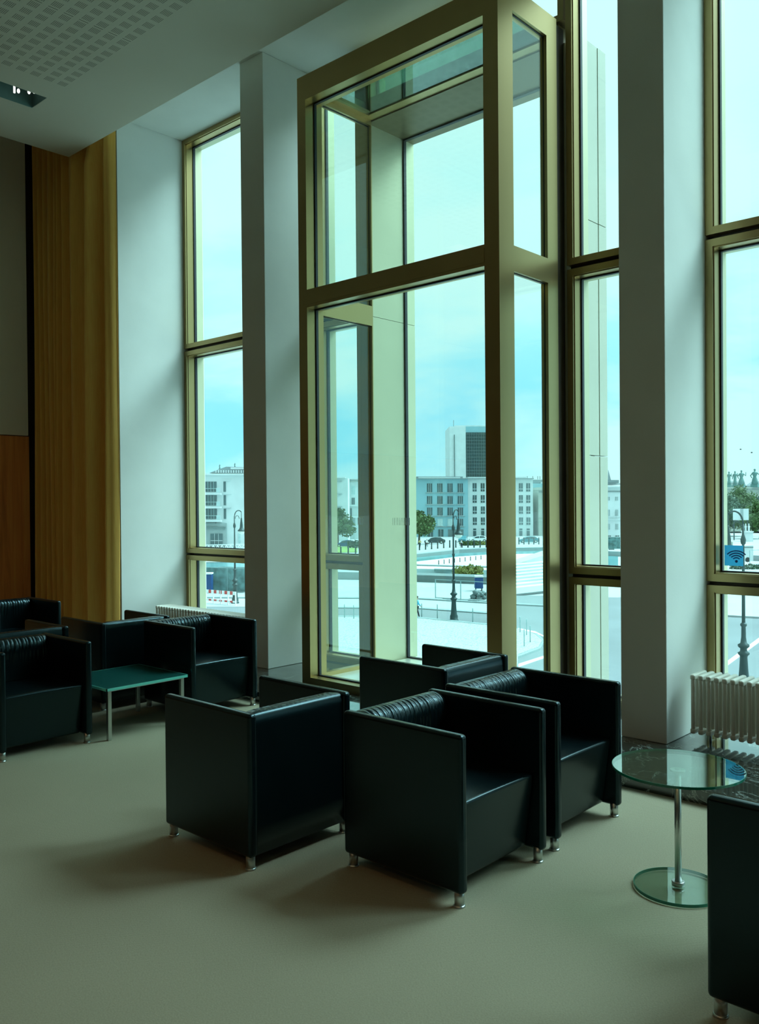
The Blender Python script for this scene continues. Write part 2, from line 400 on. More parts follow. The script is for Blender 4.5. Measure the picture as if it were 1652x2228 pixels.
# wifi sticker on the right window
yS = YW+.117
def onpane(px, py, Y=yS):
    d = ray(px, py); return CAM + d*((Y-CAM.y)/d.y)
pa, pb = onpane(1577, 1186), onpane(1618, 1232)
stk = empty('wifi_sticker', (0, 0, 0), label='blue square sticker with dark wireless-signal arcs on the right window pane', cat='sticker')
bx('sticker_sheet', 'sticker_blue', (pa.x, pb.x, yS-.0012, yS-.0002, pb.z, pa.z), stk)
dc = onpane(1603, 1221.5); arcm = MB().use('sticker_navy')
u_ = (pb.x-pa.x)/41.0
for rr in (9.5, 15.5, 21.5, 27.5):
    R_ = rr*u_; pts = [(dc.x+R_*math.sin(math.radians(a))*.95, dc.z+R_*math.cos(math.radians(a))*.85) for a in range(-50, 51, 10)]
    w_ = 1.35*u_
    for (xa, za), (xb, zb) in zip(pts, pts[1:]):
        n = Vector((-(zb-za), xb-xa)).normalized()*w_
        arcm.hull([(xa-n.x, yS-.0016, za-n.y), (xb-n.x, yS-.0016, zb-n.y), (xb+n.x, yS-.0016, zb+n.y), (xa+n.x, yS-.0016, za+n.y)],
                  [(xa-n.x, yS-.0013, za-n.y), (xb-n.x, yS-.0013, zb-n.y), (xb+n.x, yS-.0013, zb+n.y), (xa+n.x, yS-.0013, za+n.y)])
arcm.hull([(dc.x+3.2*u_*math.cos(a/2), yS-.0016, dc.z+3.2*u_*math.sin(a/2)) for a in range(12)], [(dc.x+3.2*u_*math.cos(a/2), yS-.0013, dc.z+3.2*u_*math.sin(a/2)) for a in range(12)])
arcm.build('signal_symbol', parent=stk)
# ------------------------------------------------------------------ ceiling light slots: one seen, the others added warm fill
def ceil_light(x0, x1, y0, y1, label, warm):
    r = empty('ceiling_light', ((x0+x1)/2, (y0+y1)/2, ZC), label=label, cat='ceiling light')
    hx, hy = (x1-x0)/2, (y1-y0)/2
    h = MB().use('statue_green'); t = .004
    h.box(-hx, -hx+t, -hy, hy, .002, .24); h.box(hx-t, hx, -hy, hy, .002, .24); h.box(-hx, hx, -hy, -hy+t, .002, .24); h.box(-hx, hx, hy-t, hy, .002, .24); h.box(-hx, hx, -hy, hy, .236, .24)
    h.build('housing', parent=r)
    l = MB().use('chrome').lathe([(.05, 0), (.06, -.05), (.055, -.05), (.04, -.01)], (.02, hy-.16, .236)).build('reflector', parent=r)
    b = MB().use('warm_fill' if warm else 'lamp_glow')
    if warm: b.box(-.09, .09, -hy+.1, hy-.1, .18, .20)
    else:
        for q, (x_, y_) in enumerate(((.085, .60), (.055, .565), (.0, .49))):
            MB().use('lamp_glow').ico((x_, y_, .045), .014, (1, 1, 1.6 if q else 1)).build('bulb', parent=r)
        b.box(-.02, -.008, .45, .465, .02, .085)
    b.build('bulb', parent=r)
    return r
ceil_light(-8.135, -7.83, 2.55, 3.936, 'long recessed ceiling light slot with small glinting bulbs beside the perforated panels', False)
for hx0, hx1, hs in HX:
    for hy0, hy1 in hs:
        if (hx0, hy0) != (-8.135, 2.55): tag(ceil_light(hx0, hx1, hy0, hy1, 'added recessed slot giving warm fill light, unseen further back in the room', True), group='added fill light slots, unseen at the back of the room')  # unseen slots, added to warm the shaded side of the room
# ------------------------------------------------------------------ curtain
def curtain():
    A, B, Cc = Vector((-10.04, 4.87)), Vector((-9.12, 4.83)), Vector((-8.384, 4.985))
    N, MZ = 420, 26; bm = bmesh.new(); rows = []
    rnd = random.Random(3); ph = [rnd.uniform(0, 6.28) for _ in range(6)]
    for j in range(MZ+1):
        z = .09+(6.55-.09)*j/MZ; row = []
        for i in range(N+1):
            t = i/N
            if t < .5: p = A.lerp(B, t*2)
            else:
                q = (t-.5)*2; p = B.lerp(Cc, q); p.y -= .10*max(0, math.sin(q*3.14159))**1.5 * (1 if z < 5.4 else max(0, 1-(z-5.0)))*.8
            if t < .5: d = .062*math.sin(t*2*6.28*7.5+.6*math.sin(t*31+ph[0])) + .012*math.sin(t*170+ph[1])
            else:
                q = (t-.5)*2; d = .085*math.sin(q*6.28*2.8+1.0+.5*math.sin(q*9)) + .008*math.sin(q*60+ph[2]+z*.3)
            d += .010*math.sin(z*.9+t*14+ph[3])
            d *= .75+.25*(1-j/MZ)
            row.append(bm.verts.new((p.x, min(max(p.y+d, 4.70 if z < 5.3 else 4.77), 4.98), z)))
        rows.append(row)
    for a, b in zip(rows, rows[1:]):
        for i in range(N): bm.faces.new((a[i], a[i+1], b[i+1], b[i])).smooth = True
    me = bpy.data.meshes.new('curtain'); bm.to_mesh(me); bm.free(); me.materials.append(M['amber_curtain'])
    o = bpy.data.objects.new('curtain', me); COL.objects.link(o)
    sd = o.modifiers.new('thickness', 'SOLIDIFY'); sd.thickness = .003
    tag(o, 'tall amber pleated curtain hanging from the ceiling between the wood wall and the left window', 'curtain')
curtain()
# ------------------------------------------------------------------ armchairs
CW, CD, CH, CB = .632, .655, .688, .057
def make_chair():
    r = empty('armchair')
    at_ = .046
    for s in (-1, 1):
        y0, y1 = (s*CW/2, s*(CW/2-at_)); y0, y1 = min(y0, y1), max(y0, y1)
        mb = MB().use('leather').box(-CD/2, CD/2, y0, y1, CB, CH, bev=.017, seg=4)
        for v in mb.bm.verts:      # slight crown of the upholstery
            a = (1-(2*v.co.x/CD)**2)*(1-((v.co.z-.37)/.32)**2); 
            if a > 0: v.co.y += (1 if v.co.y > (y0+y1)/2 else -1)*.004*a
        mb.build('arm', parent=r, smooth=True, wn=True)
    # backrest with rolled, gathered inner cushion
    prof = [(-.315, CB+.004), (-.316, .30), (-.315, .60), (-.312, .655), (-.303, .678), (-.288, .686), (-.268, .688), (-.246, .687), (-.226, .680), (-.208, .666), (-.196, .648), (-.188, .622), (-.186, .59), (-.188, .55), (-.193, .50), (-.200, .45), (-.206, .40), (-.21, .36), (-.21, CB+.004)]
    fine = []
    for (a, b), (c_, d) in zip(prof, prof[1:]):
        n = max(1, int(math.hypot(c_-a, d-b)/.012)) if prof.index((a, b)) in range(6, 17) else 2
        for k in range(n): fine.append((a+(c_-a)*k/n, b+(d-b)*k/n))
    fine.append(prof[-1])
    hw = CW/2-at_-.001; NY = 150; bm = bmesh.new(); rows = []
    rnd = random.Random(11); cr = []
    y = -hw+.03
    while y < hw-.02:
        cr.append((y, rnd.uniform(.5, 1), rnd.uniform(-.12, .12), rnd.uniform(.003, .0055))); y += rnd.uniform(.018, .045)
    for j in range(NY+1):
        yy = -hw+2*hw*j/NY; row = []
        for i, (px, pz) in enumerate(fine):
            x, z = px, pz
            if px > -.30 and pz > .40:
                w = min(1, (px+.30)/.05)*min(1, (pz-.40)/.15)
                dsp = 0
                for c0, amp, sl, wd in cr:
                    q = (yy-c0-sl*(pz-.62))/wd; dsp -= .0050*amp*math.exp(-q*q)
                e = min(1, (hw-abs(yy))/.05); dsp -= .010*(1-e)**2
                n = Vector((px+.25, pz-.60)).normalized(); x += n.x*dsp*w; z += n.y*dsp*w
            row.append(bm.verts.new((x, yy, z)))
        rows.append(row)
    for a, b in zip(rows, rows[1:]):
        for i in range(len(fine)-1): f = bm.faces.new((a[i], b[i], b[i+1], a[i+1])); f.smooth = True
    bm.faces.new(rows[0]); bm.faces.new(rows[-1][::-1])
    for a, b in zip(rows, rows[1:]): bm.faces.new((a[0], a[-1], b[-1], b[0]))
    bmesh.ops.recalc_face_normals(bm, faces=bm.faces)
    me = bpy.data.meshes.new('backrest'); bm.to_mesh(me); bm.free(); me.materials.append(M['leather'])
    o = bpy.data.objects.new('backrest', me); COL.objects.link(o); o.parent = r
    # seat block with apron leaning back towards the floor
    mb = MB().use('leather')
    rr = bmesh.ops.create_cube(mb.bm, size=1)
    xa, xb, z0, z1 = -.205, CD/2-.038, CB+.004, .398
    for v in rr['verts']:
        X = xa if v.co.x < 0 else xb; Z = z0 if v.co.z < 0 else z1
        if X == xb and Z == z0: X -= .045
        v.co = Vector((X, (hw if v.co.y > 0 else -hw), Z))
    bmesh.ops.subdivide_edges(mb.bm, edges=mb.bm.edges[:], cuts=6, use_grid_fill=True)
    for v in mb.bm.verts:
        if v.co.z > z1-.001: v.co.z += .012*(1-(v.co.y/hw)**2)*max(0, 1-((v.co.x-.06)/.27)**2)
    es = [e for e in mb.bm.edges if e.is_manifold and e.calc_face_angle(0) > .8]
    bmesh.ops.bevel(mb.bm, geom=es, offset=.015, segments=3, profile=.5, affect='EDGES')
    mb.build('seat', parent=r, smooth=True, wn=True)
    for sx in (-1, 1):
        for sy in (-1, 1):
            cx, cy = sx*(CD/2-.034), sy*(CW/2-.028)
            l = MB().use('chrome').lathe([(.0205, .006), (.0205, CB+.012)], (cx, cy, 0), 24).build('leg', parent=r)
            MB().use('chrome').lathe([(.024, 0), (.0245, .003), (.0225, .007), (.0205, .008)], (cx, cy, 0), 24).build('glide', parent=l)
    return r
proto = make_chair()
chairs = [
 (-2.390, 3.017, 0, 'nearest complete black leather armchair, facing right in the middle of the picture', 'armchairs in the middle of the room'),
 (-2.405, 3.757, 0, 'black leather armchair facing right, between the nearest one and the right pillar', 'armchairs in the middle of the room'),
 (-3.290, 2.690, math.pi, 'black leather armchair seen from behind, left of the nearest one', 'armchairs in the middle of the room'),
 (-3.290, 4.050, math.pi, 'black leather armchair seen from behind, closest to the foot of the glazed bay', 'armchairs in the middle of the room'),
 (-.750, 2.972, math.pi, 'black leather armchair cut off by the right edge of the picture, beside the round table', 'armchairs in the middle of the room'),
 (-5.730, 2.675, 0, 'black leather armchair at the left edge, facing right, before the coffee table', 'armchairs in the left seating group'),
 (-5.735, 4.112, 0, 'black leather armchair facing right between the teal coffee table and the first pillar', 'armchairs in the left seating group'),
 (-6.490, 3.805, math.pi, 'black leather armchair seen from behind under the amber curtain, behind the coffee table', 'armchairs in the left seating group'),
 (-6.560, 2.945, math.pi, 'black leather armchair half hidden at the left edge, behind the front left one', 'armchairs in the left seating group'),
 (-8.275, 3.765, 0, 'rearmost black leather armchair, standing before the orange wood wall', 'armchairs in the left seating group')]
for i, (x, y, a, lab, grp) in enumerate(chairs):
    o = proto if i == 0 else copy_tree(proto)
    o.location = (x, y, 0); o.rotation_euler = (0, 0, a); tag(o, lab, 'armchair', grp)
# ------------------------------------------------------------------ low glass table
t = empty('coffee_table', (-5.665, 3.385, 0), 0, 'low square coffee table with teal frosted glass top and chrome legs beside the left armchairs', 'table')
h = .33
MB().use('teal_glass').box(-h+.004, h-.004, -h+.004, h-.004, .353, .361).build('table_top', parent=t)
e = MB().use('teal_edge'); 
e.box(-h, h, -h, -h+.006, .343, .361); e.box(-h, h, h-.006, h, .343, .361); e.box(-h, -h+.006, -h, h, .343, .361); e.box(h-.006, h, -h, h, .343, .361)
e.build('glass_edge', parent=t)
fr = MB().use('chrome'); w = .022
for s in (-1, 1):
    fr.box(-h+.05, h-.05, s*(h-.12)-w/2, s*(h-.12)+w/2, .333, .345); fr.box(s*(h-.036)-w/2, s*(h-.036)+w/2, -h+.03, h-.03, .333, .345)
fr.build('table_frame', parent=t)
for sx in (-1, 1):
    for sy in (-1, 1): MB().use('chrome').box(sx*(h-.036)-.014, sx*(h-.036)+.014, sy*(h-.036)-.014, sy*(h-.036)+.014, 0, .343, bev=.004).build('table_leg', parent=t, smooth=True, wn=True)
# ------------------------------------------------------------------ round glass table
t = empty('side_table', (-1.515, 3.452, 0), 0, 'round glass side table on a chrome post with a round glass foot', 'table')
def disc(name, r, z0, z1):
    o = MB().use('table_glass').lathe([(r-.002, z0), (r-.002, z1)], seg=72).build(name, parent=t)
    e = MB().use('glass_edge'); seg = 72
    for i in range(seg):
        a, b = 2*math.pi*i/seg, 2*math.pi*(i+1)/seg
        P = lambda q, rr, z: (rr*math.cos(q), rr*math.sin(q), z)
        e.hull([P(a, r-.002, z0), P(b, r-.002, z0), P(b, r, z0), P(a, r, z0)], [P(a, r-.002, z1), P(b, r-.002, z1), P(b, r, z1), P(a, r, z1)])
    e.build('glass_rim', parent=o)
disc('table_top', .262, .496, .506); disc('table_foot', .178, .004, .016)
MB().use('chrome').lathe([(.0135, .016), (.0135, .496)], seg=24).build('post', parent=t)
MB().use('chrome').lathe([(.026, .016), (.026, .032), (.024, .034)], seg=28).build('foot_collar', parent=t)
MB().use('chrome').lathe([(.030, .488), (.030, .4955)], seg=28).build('top_collar', parent=t)
# ------------------------------------------------------------------ radiators
def radiator(x0, n, yf, label):
    r = empty('radiator', (x0, yf, .08), label=label, cat='radiator')
    z0, z1 = .055, .43; D = .205
    mb = MB().use('radiator_white'); ys = [.014+i*(D-.028)/3 for i in range(4)]
    for y in ys: mb.tube([(0, y, z0+.02), (0, y, z1-.02)], .0125, 10)
    for zc in (z0+.018, z1-.018): mb.box(-.0165, .0165, 0, D, zc-.018, zc+.018, bev=.012, seg=3)
    first = mb.build('radiator_section', parent=r, smooth=True, wn=True)
    for i in range(1, n):
        s = first.copy(); COL.objects.link(s); s.parent = r; s.location.x = i*.05
    for i in (1.5, n-2.5):
        MB().use('chrome').tube([(i*.05, D/2, 0), (i*.05, D/2, z0+.02)], .009, 10).build('radiator_foot', parent=r)
    MB().use('radiator_white').tube([(-.03, D/2, z0+.02), (.0, D/2, z0+.02)], .012, 10).build('valve', parent=r)
radiator(-8.22, 31, 5.31, 'white column radiator under the left window behind the armchairs')
radiator(-2.245, 34, 5.335, 'white column radiator under the right window beyond the round table')
#EXTERIOR
# ------------------------------------------------------------------ ground outside
def gxy(px, py): p = at(px, py); return (p.x, p.y)
def poly(name, m, pix, z0, z1, kind=ST):
    o = MB().use(m).prism([gxy(*p) for p in pix], G+z0, G+z1).build(name); 
    if kind: o['kind'] = kind
    return o
bx('ground', 'pale_paving', (-900, 500, 6.6, 1100, G-6, G-.9), kind=ST)
# pixel rows converted to places on the street level
poly('plaza_pavement', 'cobblestones', [(430, 1335), (700, 1345), (900, 1346), (1060, 1362), (1128, 1372), (1165, 1384), (1180, 1398), (1172, 1412), (1128, 1428), (1100, 1700), (500, 1700), (380, 1500)], -1, .14)
poly('road', 'asphalt', [(380, 1286), (700, 1290), (900, 1291), (1060, 1296), (1200, 1296), (1345, 1300), (1480, 1280), (1750, 1250), (1750, 2000), (1200, 2000), (380, 1700)], -1, 0)
poly('pavement', 'pale_paving', [(1580, 1560), (1652, 1500), (1780, 1440), (1900, 1800), (1500, 2000), (1450, 1750)], -1, .14)
poly('pavement', 'pale_paving', [(1560, 1345), (1580, 1342), (1652, 1346), (1760, 1340), (1760, 1225), (1560, 1235)], -1, .14)
poly('road_marking', 'road_paint', [(1580, 1451), (1652, 1398), (1652, 1388), (1580, 1441)], 0, .02)
poly('road_marking', 'road_paint', [(1128, 1370), (1165, 1378), (1197, 1392), (1197, 1390), (1165, 1374), (1128, 1367)], 0, .02)
poly('road_marking', 'road_paint', [(1128, 1452), (1197, 1428), (1197, 1423), (1128, 1445)], 0, .02)
poly('kerb', 'kerb_stone', [(700, 1343), (900, 1345), (1060, 1361), (1060, 1364), (900, 1347.5), (700, 1345)], -.2, .16)
poly('kerb', 'kerb_stone', [(700, 1322), (900, 1322), (1060, 1333), (1060, 1336), (900, 1324.5), (700, 1324)], -.2, .08)
poly('kerb', 'kerb_stone', [(380, 1300), (900, 1302), (1060, 1311), (1197, 1319), (1197, 1321), (1060, 1314), (900, 1304), (380, 1302)], -.2, .12)
poly('road_lane', 'pale_paving', [(380, 1302), (900, 1304), (1060, 1313.5), (1060, 1333), (900, 1322), (380, 1320)], -.2, .02)
poly('pavement', 'pale_paving', [(380, 1262), (900, 1262), (1060, 1272), (1060, 1311), (900, 1302), (380, 1300)], -1, .12)
poly('kerb', 'kerb_stone', [(1165, 1383), (1181, 1398), (1173, 1412), (1128, 1429), (1128, 1433), (1176, 1415), (1186, 1398), (1168, 1381)], -.2, .13)
# the river and its walls
poly('river_water', 'canal_water', [(300, 1262), (900, 1258), (1345, 1240), (1345, 1192), (900, 1205), (300, 1215)], -1, -.85)
poly('far_bank_pavement', 'pale_paving', [(300, 1206), (720, 1203), (900, 1210), (960, 1204), (1000, 1199), (1060, 1197), (1200, 1194), (1345, 1200), (1700, 1210), (1700, 1160), (300, 1160)], -1, 0)
poly('quay_wall', 'kerb_stone', [(900, 1213), (960, 1206.5), (1000, 1201.5), (1060, 1198.5), (1200, 1196.5), (1200, 1195), (1060, 1197), (1000, 1199.5), (960, 1204.5), (900, 1210.5)], -1, .5)
poly('quay_wall', 'canal_water', [(900, 1222), (960, 1215), (1000, 1210), (1060, 1206), (1200, 1203), (1200, 1198), (1060, 1201), (1000, 1204), (960, 1208), (900, 1214)], -.9, .02)
poly('river_terrace', 'white_stone', [(900, 1238), (1060, 1241), (1130, 1238), (1200, 1226), (1200, 1204), (1060, 1207), (1000, 1211), (960, 1216), (900, 1223)], -.9, .04)
poly('river_wall', 'kerb_stone', [(900, 1230), (980, 1232.5), (1060, 1234.5), (1060, 1236), (980, 1234), (900, 1231.5)], -.2, .2)
poly('river_wall', 'kerb_stone', [(945, 1239), (985, 1240), (985, 1241.5), (945, 1240.5)], -.2, .15)
# ramp rising to the right, a solid wedge
def ramp_():
    a, b, c_, d = at(1120, 1243), at(1205, 1220), at(1205, 1207), at(1120, 1232)
    mb = MB().use('cream_stone'); up_ = lambda p, h: (p.x, p.y, G+h)
    mb.hull([up_(a, -.5), up_(b, -.5), up_(c_, -.5), up_(d, -.5)], [up_(a, .9), up_(b, 1.3), up_(c_, 1.3), up_(d, .9)])
    o = mb.build('stone_ramp'); tag(o, 'pale stone ramp rising above the river steps, seen right of the bay corner post', 'ramp')
ramp_()
st = MB().use('white_stone')
for i in range(8):
    y0 = 1280-i*4.4
    st.prism([gxy(1105, y0+2), gxy(1210, y0-9), gxy(1210, y0-12.6), gxy(1105, y0-1.6)], G-.6, G+.16*i+.05)
tag(st.build('stone_steps'), 'broad flight of pale stone steps descending to the river right of the bay corner post', 'steps')
wl = MB().use('dark_stone').prism([gxy(895, 1268), gxy(1062, 1274), gxy(1062, 1268), gxy(895, 1262)], G, G+.9)
tag(wl.build('retaining_wall'), 'low dark retaining wall along the building site beyond the road', 'wall')
wl = MB().use('grey_stone').prism([gxy(700, 1262), gxy(790, 1264), gxy(790, 1258), gxy(700, 1256)], G, G+1.0)
tag(wl.build('retaining_wall'), 'pale low wall seen through the narrow window left of the bay', 'wall')
# ------------------------------------------------------------------ plants
def foliage(name, blobs, n, size, m, parent=None, seed=1, stuff=False):
    rnd = random.Random(seed); bm = bmesh.new(); tot = sum(b[3]*b[4] for b in blobs)
    for (x, y, z, rx, rz) in blobs:
        for _ in range(int(n*rx*rz/tot)):
            v = Vector((rnd.gauss(0, 1), rnd.gauss(0, 1), rnd.gauss(0, 1))).normalized()*(.55+.5*rnd.random())
            c = Vector((x+v.x*rx, y+v.y*rx, z+v.z*rz)); a = Vector((rnd.uniform(-1,1), rnd.uniform(-1,1), rnd.uniform(-1,1))).normalized(); b = a.orthogonal().normalized(); s = size*rnd.uniform(.6, 1.3)
            bm.faces.new([bm.verts.new(c+a*s), bm.verts.new(c+b*s*.6), bm.verts.new(c-a*s), bm.verts.new(c-b*s*.6)])
        vv = bmesh.ops.create_icosphere(bm, subdivisions=2, radius=1)['verts']
        for q in vv: k = .60+.1*math.sin(q.co.x*7+q.co.y*9+q.co.z*6); q.co = Vector((x+q.co.x*rx*k, y+q.co.y*rx*k, z+q.co.z*rz*k))
    me = bpy.data.meshes.new(name); bm.to_mesh(me); bm.free(); me.materials.append(M[m])
    o = bpy.data.objects.new(name, me); COL.objects.link(o)
    if parent: o.parent = parent
    return o
def tree(px, py, hgt, rad, m, label, seed, trunk=2.0, group='trees across the square'):
    p = at(px, py); r = empty('tree', p, 0, label, 'tree', group)
    MB().use('bark').tube([(0, 0, 0), (.1, 0, trunk), (0, .1, hgt*.75)], [.28, .2, .08], 8).build('trunk', parent=r)
    rnd = random.Random(seed); bl = []
    for i in range(9):
        k = i/8; z = trunk+rad*.35+(hgt-trunk-rad*.55)*k; rr = rad*(.62-.38*abs(k-.35)-.12*k)
        a = rnd.uniform(0, 6.28); o = rad*.42*(1-k*.7); bl.append((o*math.cos(a), o*math.sin(a), z, rr, rr*.8))
    foliage('foliage', bl, 3400, .27, m, r, seed)
    return r
tree(735, 1186, 8.3, 4.6, 'leaf_green', 'round green tree beside the blue car, seen left of the bay lining', 1)
tree(912, 1184, 7.6, 4.3, 'leaf_green', 'green tree at the left end of the teal office block', 2)
for i, (px, py, h, r_, m, lab) in enumerate([(1586, 1168, 11.2, 6.0, 'leaf_teal', 'blue-green tree in front of the palace, left in the right window'), (1618, 1166, 13.2, 7.2, 'leaf_green', 'tallest green tree in the right window, below the roof statues'), (1654, 1172, 9.4, 5.6, 'leaf_green', 'bright green tree at the right edge of the picture beside the palace gable')]):
    tree(px, py, h, r_, m, lab, 10+i, 1.5)
def shrub(px, py, wd, hg, m, label, seed, n=700):
    p = at(px, py); rnd = random.Random(seed)
    bl = [((i-1.5)*wd/4.5*rt.x, (i-1.5)*wd/4.5*rt.y, hg*.45, wd*.2, hg*rnd.uniform(.4, .6)) for i in range(4)]
    o = foliage('shrub', bl, n, .18, m, None, seed); o.location = p; tag(o, label, 'shrub')
shrub(1018, 1262, 3.6, 1.9, 'leaf_yellow', 'yellow-green shrub growing above the dark retaining wall beside the lamp post', 4)
shrub(1021, 1187, 4, 1.0, 'leaf_green', 'low green hedge in front of the parked cars', 5)
shrub(1044, 1186, 3, .9, 'leaf_yellow', 'yellowish planting in front of the white car', 6)
shrub(772, 1193, 3, 1.8, 'leaf_teal', 'dark round bush at the end of the lawn by the blue car', 7)
g_ = MB().use('grass_green').prism([gxy(722, 1203), gxy(778, 1202), gxy(778, 1189), gxy(722, 1190)], G, G+.10).build('lawn'); g_['kind'] = ST
# ------------------------------------------------------------------ buildings
def hz(px): return at(px, 3000).z and (1103.6-px*.00832)    # row of the horizon at a column
def zz(px, py, d): return 1.6+(hz(px)-py)/F*d
class Facade:
    """a wall facing the view at depth d between two columns; solids are given in columns, rows and metres of depth"""
    def __init__(s, d, skew=0, xc=None): s.d, s.skew, s.xc = d, skew, xc
    def pt(s, px, py, dd=0):
        d = s.d+(s.skew*(px-s.xc) if s.xc else 0)
        b = CAM+ray(px, hz(px))*d; fl = Vector((fw.x, fw.y, 0)).normalized()
        q = b+fl*dd; q.z = zz(px, py, d); return q
    def block(s, mb, x0, x1, y0, y1, n0, n1, ground=False):
        c = [s.pt(x0, y0, n0), s.pt(x1, y0, n0), s.pt(x1, y1, n0), s.pt(x0, y1, n0)]
        e = [s.pt(x0, y0, n1), s.pt(x1, y0, n1), s.pt(x1, y1, n1), s.pt(x0, y1, n1)]
        if ground:
            for k in (2, 3): c[k].z = e[k].z = G-.2
        return mb.hull(c, e)
def fwindow(F_, root, x0, x1, y0, y1, bars=2, glass='window_dark', frame='white_stone', low=None, sill=True):
    mb = MB().use(glass); F_.block(mb, x0, x1, y0, y1, -.10, .05)
    mb.use(frame); w = (x1-x0)
    for i in range(1, bars+1):
        c = x0+w*i/(bars+1); F_.block(mb, c-.28, c+.28, y0, y1, -.18, .0)
    if low: F_.block(mb, x0, x1, low-.5, low+.6, -.2, .0)
    if sill: F_.block(mb, x0-1.5, x1+1.5, y1+.5, y1+1.2, -.35, .05)
    mb.build('window', parent=root)
def building(name, label, d, x0, x1, ytop, wallm, thick=22, cat='building', skew=0, parts=()):
    F_ = Facade(d, skew, (x0+x1)/2); r = empty(name, F_.pt((x0+x1)/2, ytop) * 1, label=label, cat=cat); r.location.z = G
    root = r; W = MB().use(wallm); F_.block(W, x0, x1, ytop, 1180, 0, thick, True)
    return F_, r, W
def finish(r, objs=None):
    # parts were built in world space: keep them there
    for o in r.children: o.matrix_parent_inverse = Matrix.Translation(-r.location)
rows = [(1052, 1071), (1079.5, 1096.5), (1104.5, 1121.5), (1129, 1144)]
F_, r, W = building('office_building', 'pale teal office block with four columns of windows behind the street lamp', 235, 900, 1018.5, 1042, 'pale_blue_wall')
W.build('wall', parent=r)
for xa in (929.5, 952, 974, 996.3):
    for k, (a, b) in enumerate(rows): fwindow(F_, r, xa, xa+11.3, a, b, 2, 'blind_pale' if k == 3 and xa in (952, 974) else 'window_dark')
cs = MB().use('grey_stone')
for y_ in (1072.6, 1098, 1123, 1146): F_.block(cs, 925, 1012, y_, y_+.7, -.25, .05)
cs.build('string_course', parent=r)
for xa, xb in ((931, 942), (953.5, 964.5), (975, 1008)): fwindow(F_, r, xa, xb, 1152, 1177, 1 if xb-xa < 20 else 0, 'dark_stone' if xb-xa > 20 else 'window_dark', sill=False)
m = MB().use('roof_grey'); F_.block(m, 898, 1019, 1040.6, 1042.4, -.8, 22); F_.block(m, 908, 1010, 1036, 1040.6, 3, 12); m.use('white_stone'); F_.block(m, 912, 1004, 1037.5, 1040.4, 2.7, 3); m.build('roof', parent=r)
finish(r)
F_, r, W = building('office_building', 'white block with paired windows right of the teal office block', 236, 1018.6, 1160, 1042, 'white_stone')
W.build('wall', parent=r)
for xa in (1029, 1046.5, 1063, 1080, 1097, 1113, 1129.5, 1145.5):
    for k, (a, b) in enumerate([(1051.5, 1069.5), (1077.5, 1094), (1102, 1118), (1126, 1142)]):
        fwindow(F_, r, xa, xa+8.5, a, b, 1, 'window_dark', low=b-5.5, sill=False)
    fwindow(F_, r, xa+.5, xa+7, 1150, 1172, 0, 'window_dark', low=1154.5, sill=False)
m = MB().use('roof_grey'); F_.block(m, 1017, 1161.5, 1040.6, 1042.4, -.8, 22); m.use('white_stone'); F_.block(m, 1022, 1150, 1037, 1040.4, 3, 12)
for q in (1154, 1166, 1177, 1182): m.use('roof_grey'); F_.block(m, q-.4, q+.4, 1035, 1042, 4, 4.6)
m.build('roof', parent=r)
finish(r)
F_, r, W = building('glass_link_building', 'narrow dark glazed building between the white block and the cream classical house', 246, 1160, 1205, 1052, 'pale_blue_wall')
W.build('wall', parent=r)
for xa, xb, mm in ((1162.5, 1165.5, 'window_dark'), (1166.5, 1171, 'blind_pale')):
    g = MB().use(mm); F_.block(g, xa, xb, 1073, 1172, -.2, .1); g.build('window', parent=r)
m = MB().use('roof_grey'); F_.block(m, 1160, 1206, 1043.5, 1052, 1, 10); m.use('white_stone'); F_.block(m, 1178, 1186, 1049, 1052.5, .4, 1); m.build('roof', parent=r)
finish(r)
F_, r, W = building('classical_building', 'cream classical house partly hidden by the right post of the bay', 236, 1172, 1215, 1062, 'cream_stone')
F_.block(W, 1171, 1216, 1060.5, 1066.5, -.7, 22); F_.block(W, 1171.5, 1216, 1124, 1126, -.3, 0); F_.block(W, 1171, 1216, 1131, 1133.5, -.5, 0)
for q in range(14): W.use('grey_stone'); F_.block(W, 1173+q*2, 1174+q*2, 1069, 1072, -.15, .02)
W.build('wall', parent=r)
for xa in (1181, 1194, 1207):
    for a, b in ((1082, 1091), (1110, 1123), (1140, 1154)): fwindow(F_, r, xa, xa+4, a, b, 1, 'grey_stone', 'cream_stone', sill=False)
finish(r)
F_, r, W = building('classical_building', 'pale classical building with dentil cornice in the narrow window right of the bay', 225, 1312, 1352, 1060, 'white_stone')
F_.block(W, 1310, 1354, 1057.5, 1060.5, -.8, 22); F_.block(W, 1312, 1352, 1123, 1124.5, -.3, 0); F_.block(W, 1312, 1352, 1130, 1131.5, -.3, 0)
for q in range(20): W.use('grey_stone'); F_.block(W, 1312+q*2, 1313+q*2, 1068, 1071, -.25, .02)
W.build('wall', parent=r)
for xa in (1321, 1339):
    for a, b in ((1081, 1089), (1109, 1122), (1140, 1152)): fwindow(F_, r, xa, xa+6.2, a, b, 1, 'grey_stone', 'white_stone', sill=False)
    fwindow(F_, r, xa, xa+8, 1165, 1173, 1, 'dark_stone', 'white_stone', sill=False)
m = MB().use('roof_grey'); F_.block(m, 1318, 1352, 1052, 1054, .5, 9); F_.block(m, 1326, 1352, 1044, 1051, 2, 8)
m.hull([F_.pt(1332, 1047, 4), F_.pt(1340, 1047, 4), F_.pt(1340, 1047, 5)], [F_.pt(1333.8, 1021, 4.4), F_.pt(1334.2, 1021, 4.4), F_.pt(1334.2, 1021, 4.5)]); m.build('roof', parent=r)
finish(r)
